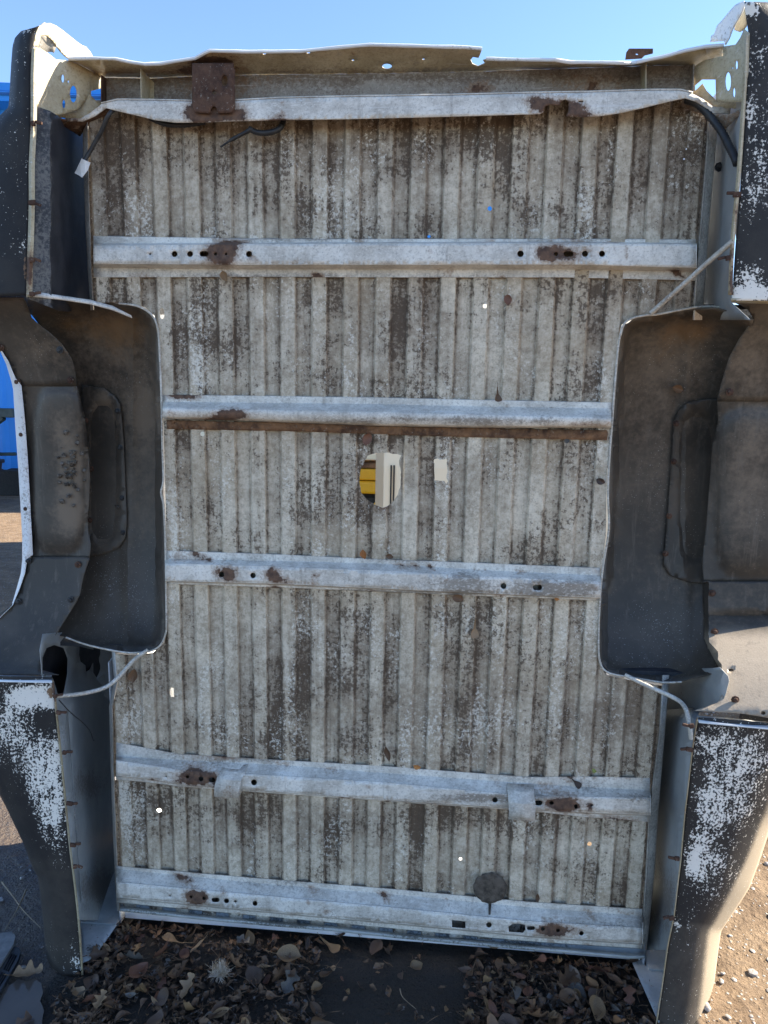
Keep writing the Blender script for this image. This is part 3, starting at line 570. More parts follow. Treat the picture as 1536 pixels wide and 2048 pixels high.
# lips where the skins meet the wheel openings
MB().rows([[(-100, 1347, -.125), (-100, 1352, -.150), (-100, 1360, -.181), (-100, 1365, -.184)], [(0, 1348, -.125), (0, 1353, -.150), (0, 1361, -.181), (0, 1364, -.184)], [(103, 1350, -.125), (103, 1355, -.150), (104, 1362, -.181), (104, 1366, -.184)]]).build('arch_lip', M['white'], bed, .001, 60)
MB().rows([[(1395, 1431, -.120), (1396, 1436, -.15), (1397, 1442, -.182), (1398, 1446, -.184)], [(1460, 1436, -.120), (1460, 1442, -.15), (1460, 1449, -.182), (1460, 1452, -.184)], [(1536, 1444, -.120), (1536, 1450, -.15), (1536, 1456, -.182), (1536, 1459, -.184)], [(1600, 1448, -.12), (1600, 1455, -.15), (1600, 1460, -.182), (1600, 1463, -.184)]]).build('arch_lip', M['white'], bed, .001, 60)
MB().rows([[(1462, 597, -.170), (1462, 602, -.166), (1463, 606, -.14)], [(1540, 598, -.170), (1540, 603, -.166), (1540, 608, -.14)], [(1630, 600, -.170), (1630, 605, -.166), (1630, 610, -.14)]]).build('arch_lip', M['sill_warm'], bed, .001, 60)
# pinch-weld flanges beside the skins
def pinch(path, w_, rust):
    MB().rows([[(x, y, -.176), (x+w_*.5, y, -.178), (x+w_, y, -.172), (x+w_*1.02, y, -.15)] for x, y in cr(path, 40)], {'rust': field(rust), 'dirt': lambda x, y: .0}).build('pinch_flange', M['sill_warm'], bed, .001, 50)
pinch([(64, 97), (62, 150), (62, 215), (61, 267), (58, 333), (58, 406), (56, 480), (54, 530), (53, 594)], 11, [(60, 150, 8, 120, .25), (60, 250, 8, 20, .6), (58, 540, 10, 50, .8)])
pinch([(103, 1360), (106, 1380), (110, 1412), (116, 1470), (122, 1528), (130, 1610), (138, 1691), (145, 1745), (153, 1814), (159, 1883), (163, 1950)], 3.2, [(105, 1390, 8, 30, .9), (120, 1450, 8, 30, .5), (130, 1600, 8, 120, .3), (160, 1900, 6, 60, .3)])
pinch([(1497, 66), (1496, 130), (1492, 199), (1487, 279), (1482, 349), (1478, 394), (1474, 430), (1470, 480), (1467, 530), (1465, 590)], -9, [(1465, 560, 10, 40, .7), (1472, 430, 8, 60, .4), (1462, 500, 10, 20, .4)])
pinch([(1396, 1440), (1388, 1487), (1382, 1534), (1376, 1586), (1370, 1638), (1363, 1717), (1357, 1767), (1350, 1827), (1343, 1862), (1336, 1897), (1327, 1962), (1312, 2060)], -3, [(1380, 1470, 12, 30, .6), (1370, 1640, 6, 80, .25)])
# rusty clip stubs on the flanges
for px, py, s in ((66, 247, 1), (64, 405, 1), (64, 520, 1), (64, 588, 1), (110, 1392, 1), (117, 1425, 1), (129, 1505, 1), (139, 1607, 1), (146, 1690, 1), (150, 1733, 1), (1474, 389, -1), (1456, 516, -1), (1379, 1499, -1), (1354, 1717, -1), (1343, 1836, -1), (1383, 1452, -1)):
    q = P(px, py, -.185); k = R.uniform(.55, .95)
    mb = MB(); mb.box((-.010*k, -.004, -.006), (.010*k, .004, .006), Matrix.Translation(Vector(q)) @ Matrix.Rotation(R.uniform(-.3, .3), 4, 'Y'), .002)
    mb.box((.006*s-.009, -.003, -.0035), (.006*s+.009, .004, .0035), Matrix.Translation(Vector(q)+Vector((s*.008, .002, R.uniform(-.002, .004)))) @ Matrix.Rotation(R.uniform(-.4, .4), 4, 'Y'), .0015)
    mb.build('clip', M['rust'], bed)

# --- inner side panels in the slots between skins and floor
dirt0 = lambda x, y: .0
MB().plate([(60, 208), (100, 222), (165, 262), (200, 262), (205, 625), (120, 622), (52, 596), (56, 480), (60, 330)], lambda x, y: -.168+(.0006*(x-60) if x < 106 else .0276+.0046*(x-106)), (), 14, 0, {'dirt': lambda x, y: .25 if x < 104 else -.3}).build('inner_panel', M['inner_dark'], bed, .0015, 40)
MB().plate([(86, 1268), (150, 1262), (225, 1262), (255, 1300), (258, 1840), (160, 1840), (147, 1750), (131, 1610), (118, 1473), (108, 1400), (84, 1350), (80, 1300)], lambda x, y: min(.44, -.166+.0055*(x-lp([(1260, 84), (1350, 84), (1400, 108), (1610, 131), (1840, 160)], y))),
           [[(85, 1315), (93, 1296), (109, 1290), (128, 1296), (136, 1318), (135, 1348), (130, 1375), (127, 1389), (115, 1387), (109, 1364), (104, 1353), (85, 1348)], [(159, 1293), (191, 1300), (189, 1320), (180, 1339), (172, 1344), (171, 1331), (161, 1323), (158, 1309)], [(135, 1420), (136, 1420), (163, 1800), (162, 1800)]], 15, 0, {'dirt': field([(180, 1570, 30, 30, .5), (200, 1780, 40, 40, .5), (190, 1720, 30, 60, .1)])}).build('inner_panel', M['inner'], bed, .0015, 40)
MB().plate([(1400, 200), (1489, 200), (1487, 214), (1484, 280), (1476, 394), (1466, 500), (1462, 605), (1500, 640), (1380, 640), (1390, 400)], lambda x, y: -.160+.0055*(lp([(214, 1488), (394, 1476), (605, 1462), (640, 1470)], y)-x), (), 14, 0, {'dirt': dirt0}).build('inner_panel', M['inner'], bed, .0015, 40)
MB().plate([(1270, 1345), (1439, 1335), (1456, 1352), (1458, 1362), (1452, 1385), (1438, 1419), (1398, 1424), (1390, 1440), (1370, 1638), (1350, 1830), (1336, 1900), (1270, 1900)], lambda x, y: -.162+.0060*(max(0, lp([(1335, 1440), (1352, 1457), (1362, 1459), (1385, 1453), (1419, 1439), (1424, 1400), (1440, 1390), (1638, 1370), (1830, 1350), (1900, 1336)], y)-x)) if y > 1424 else -.150+.020*min(3, max(0, lp([(1335, 1440), (1352, 1457), (1362, 1459), (1385, 1453), (1419, 1439), (1424, 1430)], y)-x))/3+.0040*max(0, 1440-x), (), 15, 0, {'dirt': field([(1320, 1800, 30, 60, .6), (1345, 1455, 8, 6, .5), (1345, 1568, 8, 7, .5)])}).build('inner_panel', M['inner'], bed, .0015, 40)
MB().plate([(70, 1280), (200, 1275), (215, 1345), (170, 1400), (100, 1400)], lambda x, y: .09+.003*max(0, x-84), (), 14).build('hole_light_block', M['inner_dark'], bed, .0015)  # added dark plate: stops sun leaks and keeps the holes dark
# --- bed walls behind the floor (rails, tail, bulkhead) so that the box is a box
for s in (-1, 1):
    mb = MB()
    prof_ = [(.045, .004), (.045, .93), (.245, .97), (.245, 2.045), (.045, 2.085), (.045, 2.58)]
    mb.rows([[(s*.862, y0, z0), (s*.862, .52, z0)] for y0, z0 in prof_], None, False)
    mb.build('bed_wall', M['white'], bed, .004)
    MB().box((min(s*.80, s*1.06), .52, .02), (max(s*.80, s*1.06), .56, 2.60), None, .012).build('bed_rail', M['white'], bed)
    for z in (.981, 2.030): MB().box((min(s*.66, s*1.04), .035, z), (max(s*.66, s*1.04), .30, z+.012)).build('well_light_block', M['inner_dark'], bed)  # shelves added only to stop sun leaking past the wells
    MB().box((min(s*.87, s*1.05), .02, .006), (max(s*.87, s*1.05), .50, .02)).build('front_closing_panel', M['front'], bed)
MB().box((-.85, .05, .05), (.85, .06, .06)).build('bulkhead_seam', M['white'], bed)
MB().box((-.85, .052, .02), (.85, .54, .046)).build('bulkhead', M['white'], bed)
# --- front-end panels lying on the ground
MB().plate([(165, 1925), (158, 1860), (152, 1800), (210, 1735), (245, 1800), (252, 1822), (225, 1862), (195, 1905), (178, 1920)], 0, (), 12, 0, {'dirt': field([(185, 1900, 16, 10, .5), (235, 1790, 26, 20, .3), (195, 1850, 20, 30, .12)])}, at3=lambda x, y: G(x, y, .014)).build('front_panel', M['front'], bed, .002, 40)
MB().plate([(1259, 1912), (1300, 1895), (1325, 1780), (1350, 1800), (1345, 1900), (1330, 1990), (1318, 2046), (1300, 2005), (1280, 1960)], 0, (), 12, 0, {'dirt': field([(1300, 1910, 20, 14, .3), (1315, 1790, 26, 60, .4), (1310, 1960, 14, 30, .1)])}, at3=lambda x, y: G(x, y, .014)).build('front_panel', M['front'], bed, .002, 40)
mb = MB()
edge = [(240, 1820), (258, 1821.5), (442, 1841), (669, 1860), (800, 1874), (1008, 1893), (1152, 1905), (1258, 1915), (1290, 1914)]
mb.rows([[(x, y-26, .0), (x, y-14, -.002), (x, y-9, -.004), (x, y-3, -.040), (x, y-1, -.043), (x, y+3, -.043)] for x, y in dens(edge, 18, 0, False)], {'dirt': field([(600, 1845, 160, 14, .35), (360, 1822, 110, 14, .3), (1050, 1890, 180, 14, .25), (850, 1870, 120, 14, .3)])})
mb.build('front_flange', M['front'], bed, .0015, 40)

# --- wheel wells
Ltop = [(40, 588), (60, 590), (120, 593), (180, 600), (240, 609), (285, 619), (303, 633), (316, 660), (330, 720)]
Lbot = [(40, 1262), (110, 1268), (130, 1272), (165, 1284), (200, 1293), (250, 1302), (300, 1300), (322, 1284), (332, 1240)]
def d_lwell(px, py):
    t0 = lp(Ltop, px); t1 = lp(Lbot, px); t = max(0, min(1, (py-t0)/(t1-t0)))
    D = .20*(max(0, 4*t*(1-t)))**.55
    rim = lp([(600, 302), (633, 306), (660, 314), (830, 322), (960, 326), (1100, 328), (1240, 331), (1284, 322), (1305, 305)], py)
    e = max(0, min(1, (rim-px)/12)); base = -.17*max(0, min(1, (190-px)/140)) if py < 760 else .03*max(0, min(1, (220-px)/100))
    ridge = .014*math.exp(-((px-262+.02*(py-900))/10)**2)
    return -.017+(D+.017+base*(1-D/.20)-ridge)*(e**.5)
Lout = [(52, 592), (60, 590), (120, 593), (180, 600), (240, 608), (270, 612), (290, 620), (303, 632), (311, 648), (316, 680), (321, 800), (323, 900), (325, 960), (324, 990), (328, 1010), (328, 1060), (329, 1100), (331, 1240), (329, 1268), (320, 1288), (304, 1299), (280, 1303), (250, 1303), (200, 1294), (165, 1285), (130, 1273), (108, 1267), (120, 1200), (120, 760), (90, 665), (56, 620)]
mb = MB().plate(Lout, d_lwell, (), 11, 0, {'rust': field([(210, 650, 90, 40, .55), (260, 690, 60, 80, .4), (130, 650, 40, 40, .35), (200, 780, 50, 80, .25)]), 'dirt': field([(230, 690, 110, 110, .35), (290, 820, 40, 60, .45), (290, 960, 40, 130, .2), (240, 1200, 120, 70, -.3)]), 'speck': field([(230, 1180, 90, 90, .9), (265, 800, 60, 60, .5), (290, 720, 30, 60, .4)])})
mb.build('wheel_well', M['liner'], bed, .002, 40)
MB().tube([P(x, y, -.020) for x, y in cr([(238, 607), (270, 611), (291, 620), (305, 632), (313, 648), (318, 680), (323, 800), (325, 900), (327, 960), (322, 985), (327, 1010), (330, 1060), (331, 1100), (333, 1240), (331, 1268), (321, 1290), (304, 1301), (280, 1305), (250, 1305), (200, 1296), (165, 1287), (132, 1275)], 90)], .003, 8).build('well_rim', M['rod'], bed, 0, 60)
# step panel bolted on the well, with its caked hollow
def d_lpatch(px, py):
    b = d_lwell(px, py)-.012
    q = max(abs((px-206)/26), abs((py-945)/135)); q2 = (abs((px-206)/27)**4+abs((py-945)/140)**4)
    return b+.030*max(0, 1-q2)**.5 if q2 < 1 else b
MB().plate([(164, 771), (208, 777), (230, 793), (241, 810), (247, 877), (250, 951), (253, 1044), (250, 1077), (237, 1096), (208, 1107), (174, 1113)], d_lpatch, (), 9, 0, {'dirt': field([(205, 830, 20, 50, .7), (205, 1020, 22, 60, .8), (205, 920, 22, 60, .5)])}).build('well_plate', M['liner'], bed, .003, 40)
def bolt(px, py, d, r=.0075, mat='rust', ax=(0, -1, 0)):
    MB().lathe(P(px, py, d), ax, [(r*1.35, 0), (r*1.35, .0022), (r*.8, .003), (r*.78, .008), (r*.5, .0095)], 8).build('bolt', M[mat], bed, 0, 30)
for x, y in ((236, 822), (241, 895), (245, 996), (247, 1065)): bolt(x, y, d_lpatch(x, y)-.001, .007, 'black')
for x, y in ((172, 841), (183, 938), (180, 1040)): bolt(x, y, d_lpatch(x+8, y)-.02, .007, 'rust')
for x, y, d_ in ((127, 303, .12), (116, 362, .07), (1438, 334, .05)): bolt(x, y, d_, .009, 'black')
# outer splash liner: upper, middle with raised panel, lower
seam = [(594, 46), (606, 52), (641, 65), (660, 93), (686, 122), (717, 143), (740, 150), (773, 153), (803, 163), (840, 171), (895, 176), (951, 180), (1007, 178), (1055, 174), (1081, 182), (1114, 180), (1159, 165), (1192, 160), (1229, 137), (1270, 111), (1300, 89), (1322, 83), (1345, 83)]
lipx = [(594, -80), (690, -40), (703, 0), (722, 17), (756, 31), (771, 44), (850, 51), (935, 57), (1034, 62), (1113, 66), (1117, 53), (1147, 50), (1176, 40), (1210, 25), (1228, 0), (1250, -60), (1345, -100)]
def d_lliner(px, py):
    a = lp(lipx, py); b = lp(seam, py); t = max(0, min(1.05, (px-a)/max(20, b-a)))
    mid = max(0, math.sin(math.pi*max(0, min(1, (py-592)/(1350-592)))))**.62
    d0 = -.165+.25*mid**.7; d1 = -.16+.25*mid**.8
    q = abs((px-118)/52)**4+abs((py-940)/165)**4
    bulge = -.028*max(0, 1-q)**.5 if q < 1 else 0
    return d0+(d1-d0)*(.35*t+.65*t*t)+bulge
ld = {'dirt': field([(140, 930, 26, 60, .8), (140, 1030, 30, 40, .7), (120, 850, 20, 40, .3), (90, 700, 60, 40, .25)]), 'rust': field([(70, 680, 60, 40, .15)]), 'speck': field([(80, 700, 50, 50, .3)])}
sp = lambda y0, y1: [(lp(seam, y), y) for y in np.linspace(y0, y1, 14)]
lpx = lambda y0, y1: [(lp(lipx, y), y) for y in np.linspace(y0, y1, 14)]
MB().plate(sp(596, 772)+lpx(596, 772)[::-1], d_lliner, (), 12, 0, ld).build('splash_liner', M['liner'], bed, .002, 50)
MB().plate(sp(770, 1115)+lpx(770, 1115)[::-1], lambda x, y: d_lliner(x, y)+.004, (), 8, 0, ld).build('splash_liner', M['liner'], bed, .002, 60)
MB().plate([(168, 1113)]+sp(1116, 1340)+[(118, 1349), (60, 1348), (0, 1348), (-100, 1347)]+lpx(1113, 1330)[::-1], lambda x, y: d_lliner(x, y)-.003, (), 12, 0, {'dirt': lambda x, y: -.25}).build('splash_liner', M['liner'], bed, .002, 50)
for x, y in ((35, 764), (141, 760), (44, 869), (53, 1017), (57, 1121), (156, 1129), (37, 1203), (142, 1199), (120, 700), (2, 695)): bolt(x, y, d_lliner(x, y)-.006, .008, 'rust' if R.random() < .7 else 'black')
# white arch edge of the left wheel opening
Lo_ = [(-40, 668), (0, 700), (13, 728), (24, 765), (27, 779), (31, 850), (37, 935), (42, 1020), (45, 1077), (45, 1119), (42, 1147), (34, 1176), (23, 1213), (-5, 1240)]
Li_ = [(-38, 662), (1, 697), (17, 722), (31, 756), (43, 771), (51, 850), (57, 935), (62, 1034), (66, 1110), (55, 1117), (50, 1147), (40, 1176), (26, 1210), (-3, 1238)]
MB().rows([[(a[0], a[1], d_lliner(b[0], b[1])+.012), (a[0]+1, a[1], d_lliner(b[0], b[1])-.004), (b[0]*.5+a[0]*.5, b[1]*.5+a[1]*.5, d_lliner(b[0], b[1])-.010), (b[0], b[1], d_lliner(b[0], b[1])-.010)] for a, b in zip(Lo_, Li_)], {'dirt': field([(55, 1040, 14, 80, .35), (50, 900, 14, 60, .15)])}).build('wheel_arch_edge', M['white'], bed, .001, 50)
mb = MB(); q = [P(a[0], a[1], d_lliner(b[0], b[1])+.012) for a, b in zip([(-150, 610)]+Lo_+[(-150, 1335)], [(-150, 610)]+Li_+[(-150, 1335)])]
mb.rows([q, [v+np.array([-.003, .05, 0]) for v in q], [np.array([v[0]-.003, .53, v[2]]) for v in q]], None, False); mb.build('outer_skin', M['white'], bed, 0, 60)
# dried mud lumps caked in the left well
mb = MB()
for i in range(150):
    if i < 95: x, y = R.gauss(206, 12), R.gauss(1015, 26); d_ = d_lpatch(x, y)
    else: x, y = R.gauss(142, 11), R.gauss(940, 30); d_ = d_lliner(x, y)
    q = P(x, y, d_-.002); r_ = R.uniform(.003, .009)
    bm = bmesh.new(); bmesh.ops.create_icosphere(bm, subdivisions=1, radius=r_)
    V = [Vector(q)+v.co*R.uniform(.6, 1.3) for v in bm.verts]; F = [tuple(v.index for v in f.verts) for f in bm.faces]; bm.free(); mb.add(V, F)
kind(mb.build('caked_mud', M['mud'], bed), 'stuff')
# upper flat strap and thin brace rods
MB().rows([[(66, 584, -.172), (120, 592, -.12), (180, 601, -.07), (225, 613, -.04), (262, 632, -.022)], [(66, 594, -.174), (120, 600, -.125), (180, 609, -.075), (225, 621, -.044), (264, 637, -.026)]]).build('brace_strap', M['sill'], bed, .004, 40)
def rod(pts, r): MB().tube(cr([P(*q) for q in pts], 30), r, 8).build('brace_rod', M['rod'], bed, 0, 60)
rod([(1466, 482, -.175), (1420, 521, -.13), (1370, 566, -.085), (1302, 626, -.03)], .0065)
rod([(112, 1392, -.175), (160, 1388, -.13), (210, 1375, -.085), (240, 1351, -.06), (268, 1320, -.04), (296, 1300, -.025)], .0062)
rod([(1250, 1350, -.025), (1300, 1374, -.06), (1345, 1394, -.09), (1365, 1408, -.12), (1374, 1426, -.15), (1380, 1458, -.172), (1382, 1478, -.176)], .0062)
# right well
Rrim = [(617, 1395), (632, 1310), (640, 1268), (652, 1250), (683, 1240), (765, 1232), (847, 1226), (929, 1220), (991, 1218), (1073, 1216), (1134, 1208), (1196, 1203), (1278, 1200), (1323, 1202), (1343, 1216), (1352, 1257), (1362, 1330)]
Rtop = [(1210, 700), (1240, 660), (1250, 650), (1265, 640), (1289, 634), (1314, 632), (1355, 624), (1396, 617), (1437, 617), (1478, 630), (1507, 640), (1560, 650)]
Rbot = [(1200, 1300), (1203, 1325), (1218, 1343), (1257, 1352), (1293, 1358), (1326, 1363), (1363, 1362), (1404, 1352), (1439, 1343), (1500, 1335)]
def d_rwell(px, py):
    t0 = lp(Rtop, px); t1 = lp(Rbot, px); t = max(0, min(1, (py-t0)/(t1-t0)))
    D = .20*(max(0, 4*t*(1-t)))**.55
    rim = lp(Rrim, py); e = max(0, min(1, (px-rim)/12)); base = -.12*max(0, min(1, (px-1360)/120))
    ridge = .012*math.exp(-((px-1372+.02*(py-900))/12)**2)
    return -.017+(D+.017+base*(1-D/.20)-ridge)*(e**.5)
rseam = [(640, 1507), (679, 1478), (716, 1458), (765, 1443), (802, 1434), (839, 1437), (888, 1425), (970, 1419), (1052, 1412), (1126, 1404), (1175, 1408), (1237, 1410), (1278, 1412), (1298, 1421), (1323, 1433), (1343, 1439)]
Rout = [(1507, 641), (1478, 630), (1437, 617), (1396, 617), (1355, 624), (1314, 632), (1289, 634), (1265, 640), (1250, 650), (1241, 683), (1233, 765), (1227, 847), (1221, 929), (1219, 991), (1218, 1073), (1209, 1134), (1203, 1196), (1200, 1278), (1202, 1323), (1218, 1343), (1257, 1352), (1293, 1358), (1326, 1363), (1363, 1362), (1404, 1352), (1439, 1343), (1433, 1323), (1421, 1298), (1412, 1278), (1410, 1237), (1410, 1180), (1436, 1150), (1438, 1126), (1450, 970), (1460, 850), (1470, 765), (1485, 700)]
MB().plate(Rout, d_rwell, (), 11, 0, {'rust': field([(1400, 660, 70, 30, .6), (1340, 680, 60, 50, .4), (1300, 750, 60, 50, .25), (1270, 1130, 30, 30, .2)]), 'dirt': field([(1330, 720, 110, 100, .35), (1300, 900, 60, 110, .22), (1360, 1150, 80, 60, .2), (1290, 1280, 110, 60, -.35)]), 'speck': field([(1320, 1280, 110, 80, .7), (1380, 740, 70, 60, .5), (1320, 950, 60, 120, .4)])}).build('wheel_well', M['liner'], bed, .002, 40)
MB().tube([P(x, y, -.020) for x, y in cr([(1506, 638), (1478, 627), (1437, 614), (1396, 614), (1355, 621), (1314, 629), (1289, 631), (1264, 637), (1248, 649), (1238, 683), (1230, 765), (1224, 847), (1218, 929), (1216, 991), (1218, 1040), (1216, 1073), (1206, 1134), (1200, 1196), (1197, 1278), (1200, 1324), (1216, 1345), (1257, 1354), (1293, 1360), (1326, 1365), (1363, 1364)], 100)], .003, 8).build('well_rim', M['rod'], bed, 0, 60)
def d_rpatch(px, py):
    b = d_rwell(px, py)-.012; q2 = abs((px-1392)/34)**4+abs((py-975)/150)**4
    return b+.026*max(0, 1-q2)**.5 if q2 < 1 else b
MB().plate([(1450, 800), (1415, 798), (1380, 804), (1360, 816), (1349, 838), (1345, 880), (1340, 960), (1334, 1040), (1329, 1110), (1327, 1130), (1338, 1148), (1360, 1160), (1404, 1168), (1428, 1168), (1440, 1000)], d_rpatch, (), 9, 0, {'dirt': field([(1402, 960, 14, 50, .5), (1390, 880, 30, 60, .2)]), 'speck': lambda x, y: -.3}).build('well_plate', M['liner'], bed, .003, 40)
for x, y in ((1352, 847), (1347, 923), (1338, 1032), (1331, 1107)): bolt(x, y, d_rpatch(x, y)-.001, .007, 'rust')
rlip = [(600, 1700), (690, 1600), (760, 1562), (850, 1556), (1110, 1556), (1180, 1574), (1250, 1606), (1330, 1670), (1440, 1740)]
def d_rliner(px, py):
    a = lp(rlip, py); b = lp(rseam+[(1424, 1386), (1445, 1386)], py); t = max(0, min(1.05, (a-px)/max(20, a-b)))
    mid = max(0, math.sin(math.pi*max(0, min(1, (py-600)/(1446-600)))))**.62
    d0 = -.165+.26*mid**.7; d1 = -.165+.28*mid**.8
    q = abs((px-1505)/75)**4+abs((py-985)/165)**4
    bulge = -.028*max(0, 1-q)**.5 if q < 1 else 0
    push = .15*max(0, min(1, (b+4-px)/12))*max(0, min(1, (1352-py)/20)) if py > 1168 else 0
    if py > 1225: k = min(1, (py-1225)/199.0); return .085*(1-k)-.165*k-.02*math.sin(math.pi*k)+push
    return d0+(d1-d0)*(.35*t+.65*t*t)+bulge+push
rs = lambda y0, y1: [(lp([(600, 1500)]+rseam+[(1350, 1448), (1362, 1450), (1385, 1446), (1410, 1432), (1418, 1402), (1421, 1388)], y), y) for y in np.linspace(y0, y1, 18)]
rx_ = lambda y0, y1: [(lp(rlip, y), y) for y in np.linspace(y0, y1, 10)]
rdl = {'dirt': field([(1500, 720, 60, 80, .35), (1490, 980, 50, 120, .35), (1520, 860, 40, 60, .25)]), 'rust': field([(1510, 700, 40, 60, .3), (1490, 920, 40, 80, .2)])}
MB().plate([(1464, 604)]+[(1482, 611), (1496, 620), (1504, 632)]+rs(640, 803)+rx_(606, 803)[::-1], d_rliner, (), 12, 0, rdl).build('splash_liner', M['liner'], bed, .002, 50)
MB().plate(rs(801, 1165)+rx_(801, 1165)[::-1], lambda x, y: d_rliner(x, y)+.004, (), 9, 0, rdl).build('splash_liner', M['liner'], bed, .002, 60)
MB().plate([(x-(22 if 1168 < y < 1325 else 0), y) for x, y in rs(1163, 1421)]+[(1440, 1424), (1490, 1428), (1536, 1436)]+rx_(1163, 1440)[::-1], lambda x, y: d_rliner(x, y)-.003, [ell(1462, 1340, 6, 3.2, 9), ell(1418, 1427, .5, .5, 6), ell(1527, 1426, 5, 4, 9)], 9, 0, {'dirt': lambda x, y: .1, 'dust_and_sun': lambda x, y: max(0, min(1, (y-1235)/70))}).build('splash_liner', M['liner'], bed, .002, 50)  # paler below the sun-patch edge: sunlight painted in with the dust colour
for x, y in ((1459, 784), (1424, 1186), (1429, 1263), (1470, 1399)): bolt(x, y, d_rliner(x, y)-.006, .008, 'rust')

mb = MB(); q = [P(lp(rlip, y), y, d_rliner(lp(rlip, y), y)+.004) for y in np.linspace(606, 1440, 24)]
mb.rows([q, [v+np.array([.003, .05, 0]) for v in q], [np.array([v[0]+.003, .53, v[2]]) for v in q]], None, False); mb.build('outer_skin', M['white'], bed, 0, 60)
# --- wiring
def conduit(pts, r, n=70):
    q = cr([P(*a) for a in pts], n); return MB().tube(q, [r*(1+.16*(i % 2)) for i in range(n)], 9)
wr = conduit([(232, 214, -.055), (216, 232, -.07), (203, 262, -.06), (190, 285, -.055), (177, 308, -.055), (168, 322, -.06)], .0052, 40).build('wiring', M['black'], bed, 0, 60)
MB().plate([(163, 317), (181, 325), (176, 340), (164, 355), (158, 351), (149, 346), (156, 332)], lambda x, y: -.064-.003*math.sin(x*.2), (), 8, .3).build('paper_tag', M['tagp'], wr, .0012)
conduit([(300, 236, -.03), (330, 248, -.04), (370, 250, -.04), (410, 244, -.03)], .006, 30).build('wiring', M['black'], bed, 0, 60)
mb = conduit([(568, 238, -.03), (560, 256, -.04), (540, 265, -.045), (515, 265, -.045), (497, 257, -.05)], .0068, 46); mb.tube(cr([P(*q) for q in ((505, 257, -.05), (490, 265, -.052), (466, 278, -.05), (441, 294, -.045))], 14), [.0062]*4+[.005]*6+[.0025]*4, 7); mb.build('wiring', M['black'], bed, 0, 60)
conduit([(1372, 200, -.03), (1398, 210, -.05), (1424, 238, -.06), (1445, 266, -.08), (1458, 292, -.10), (1468, 312, -.12), (1474, 328, -.13)], .0085, 60).build('wiring', M['black'], bed, 0, 60)
MB().tube(cr([P(*q) for q in ((118, 1400, -.17), (140, 1424, -.13), (165, 1445, -.09), (180, 1462, -.05), (187, 1482, -.03))], 16), .0016, 6).build('thin_wire', M['black'], bed)

# ------------------------------------------------------------------ ground
def mat_ground():
    n = N('muddy_yard_soil', .8, .35)
    lo = n.noise(.9, 5, .6); mid = n.noise(7, 6, .68); fine = n.noise(60, 6, .7); peb = n.vor(55); peb2 = n.vor(23)
    c = n.mix(n.ss(mid, .35, .65), (.17, .112, .066), (.27, .188, .115))
    c = n.mix(n.ss(fine, .5, .68, 0, .6), c, (.12, .083, .053))
    st = n.mul(n.ss(peb, .18, .30, 1, 0), n.ss(n.noise(19, 2), .5, .56))
    c = n.mix(st, c, (.36, .34, .31))
    wet = n.attr('wet'); hum = n.attr('humus')
    wf = n.ss(n.add(wet, n.mul(n.ma('SUBTRACT', mid, .5), .5)), .35, .6)
    c = n.mix(n.mul(wf, .78), c, (.085, .068, .058))
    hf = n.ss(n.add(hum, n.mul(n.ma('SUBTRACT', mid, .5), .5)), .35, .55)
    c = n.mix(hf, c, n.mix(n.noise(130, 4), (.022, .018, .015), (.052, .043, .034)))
    n.col(c).bump(n.add(n.mul(mid, .5), n.mul(fine, .7), n.mul(n.ss(peb, 0, .35), -.25), n.mul(n.ss(peb2, 0, .4), -.2), n.mul(wf, n.mul(n.noise(34, 5, .7), 1.2))), 1.0, .022)
    n.rough(n.ss(n.add(n.mul(wf, .6), n.mul(n.noise(30, 3), .5)), .3, .9, .85, .30)); return n.m
M['ground'] = mat_ground()
def axis(lo, hi, step, far):
    a = list(np.arange(lo, hi+1e-6, step)); k = step; x = hi
    while x < far: k *= 1.28; x += k; a.append(x)
    k = step; x = lo; b = []
    while x > -far: k *= 1.28; x -= k; b.append(x)
    return b[::-1]+a
gx = axis(-2.4, 2.4, .025, 500); gy = axis(-.9, 2.6, .025, 500)
V = []; wet = []; hum = []
for y in gy:
    for x in gx:
        h = .010*noise.noise(Vector((x*2.1, y*2.1, 0)))+.006*noise.noise(Vector((x*7, y*7, 3)))+.0035*noise.noise(Vector((x*19, y*19, 6)))
        inbed = abs(x) < 1.1 and -.3 < y < .6
        if inbed: h = h*.35-.004
        fall = 1.0 if abs(x) < 6 and -3 < y < 9 else 0.3
        V.append((x, y, h*fall-.006))
        wl = max(0, min(1, (-.75-x)/.4))*max(0, min(1, (3.2-y)/1.5)); wet.append(wl)
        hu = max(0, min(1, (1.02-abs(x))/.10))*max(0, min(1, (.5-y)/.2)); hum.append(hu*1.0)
nx = len(gx); F = [(j*nx+i, j*nx+i+1, (j+1)*nx+i+1, (j+1)*nx+i) for j in range(len(gy)-1) for i in range(nx-1)]
mb = MB(); mb.add(V, F, {'wet': wet, 'humus': hum}); kind(mb.build('ground', M['ground'], None, 0, 180), 'structure')
# puddle
n = N('still_water', .16, .35); n.col(n.mix(n.noise(8, 4), (.075, .06, .05), (.12, .098, .08))); n.bump(n.noise(30, 4), .10, .01); M['water'] = n.m
MB().plate([(-60, 1985), (-10, 1972), (20, 1970), (38, 1958), (55, 1962), (70, 1954), (82, 1966), (86, 1985), (80, 2002), (88, 2022), (84, 2045), (92, 2100), (40, 2140), (-80, 2140)], 0, (), 14, 1.0, at3=lambda x, y: G(x, y, .0035)).build('puddle', M['water'])
kind(bpy.data.objects['puddle'], 'structure')

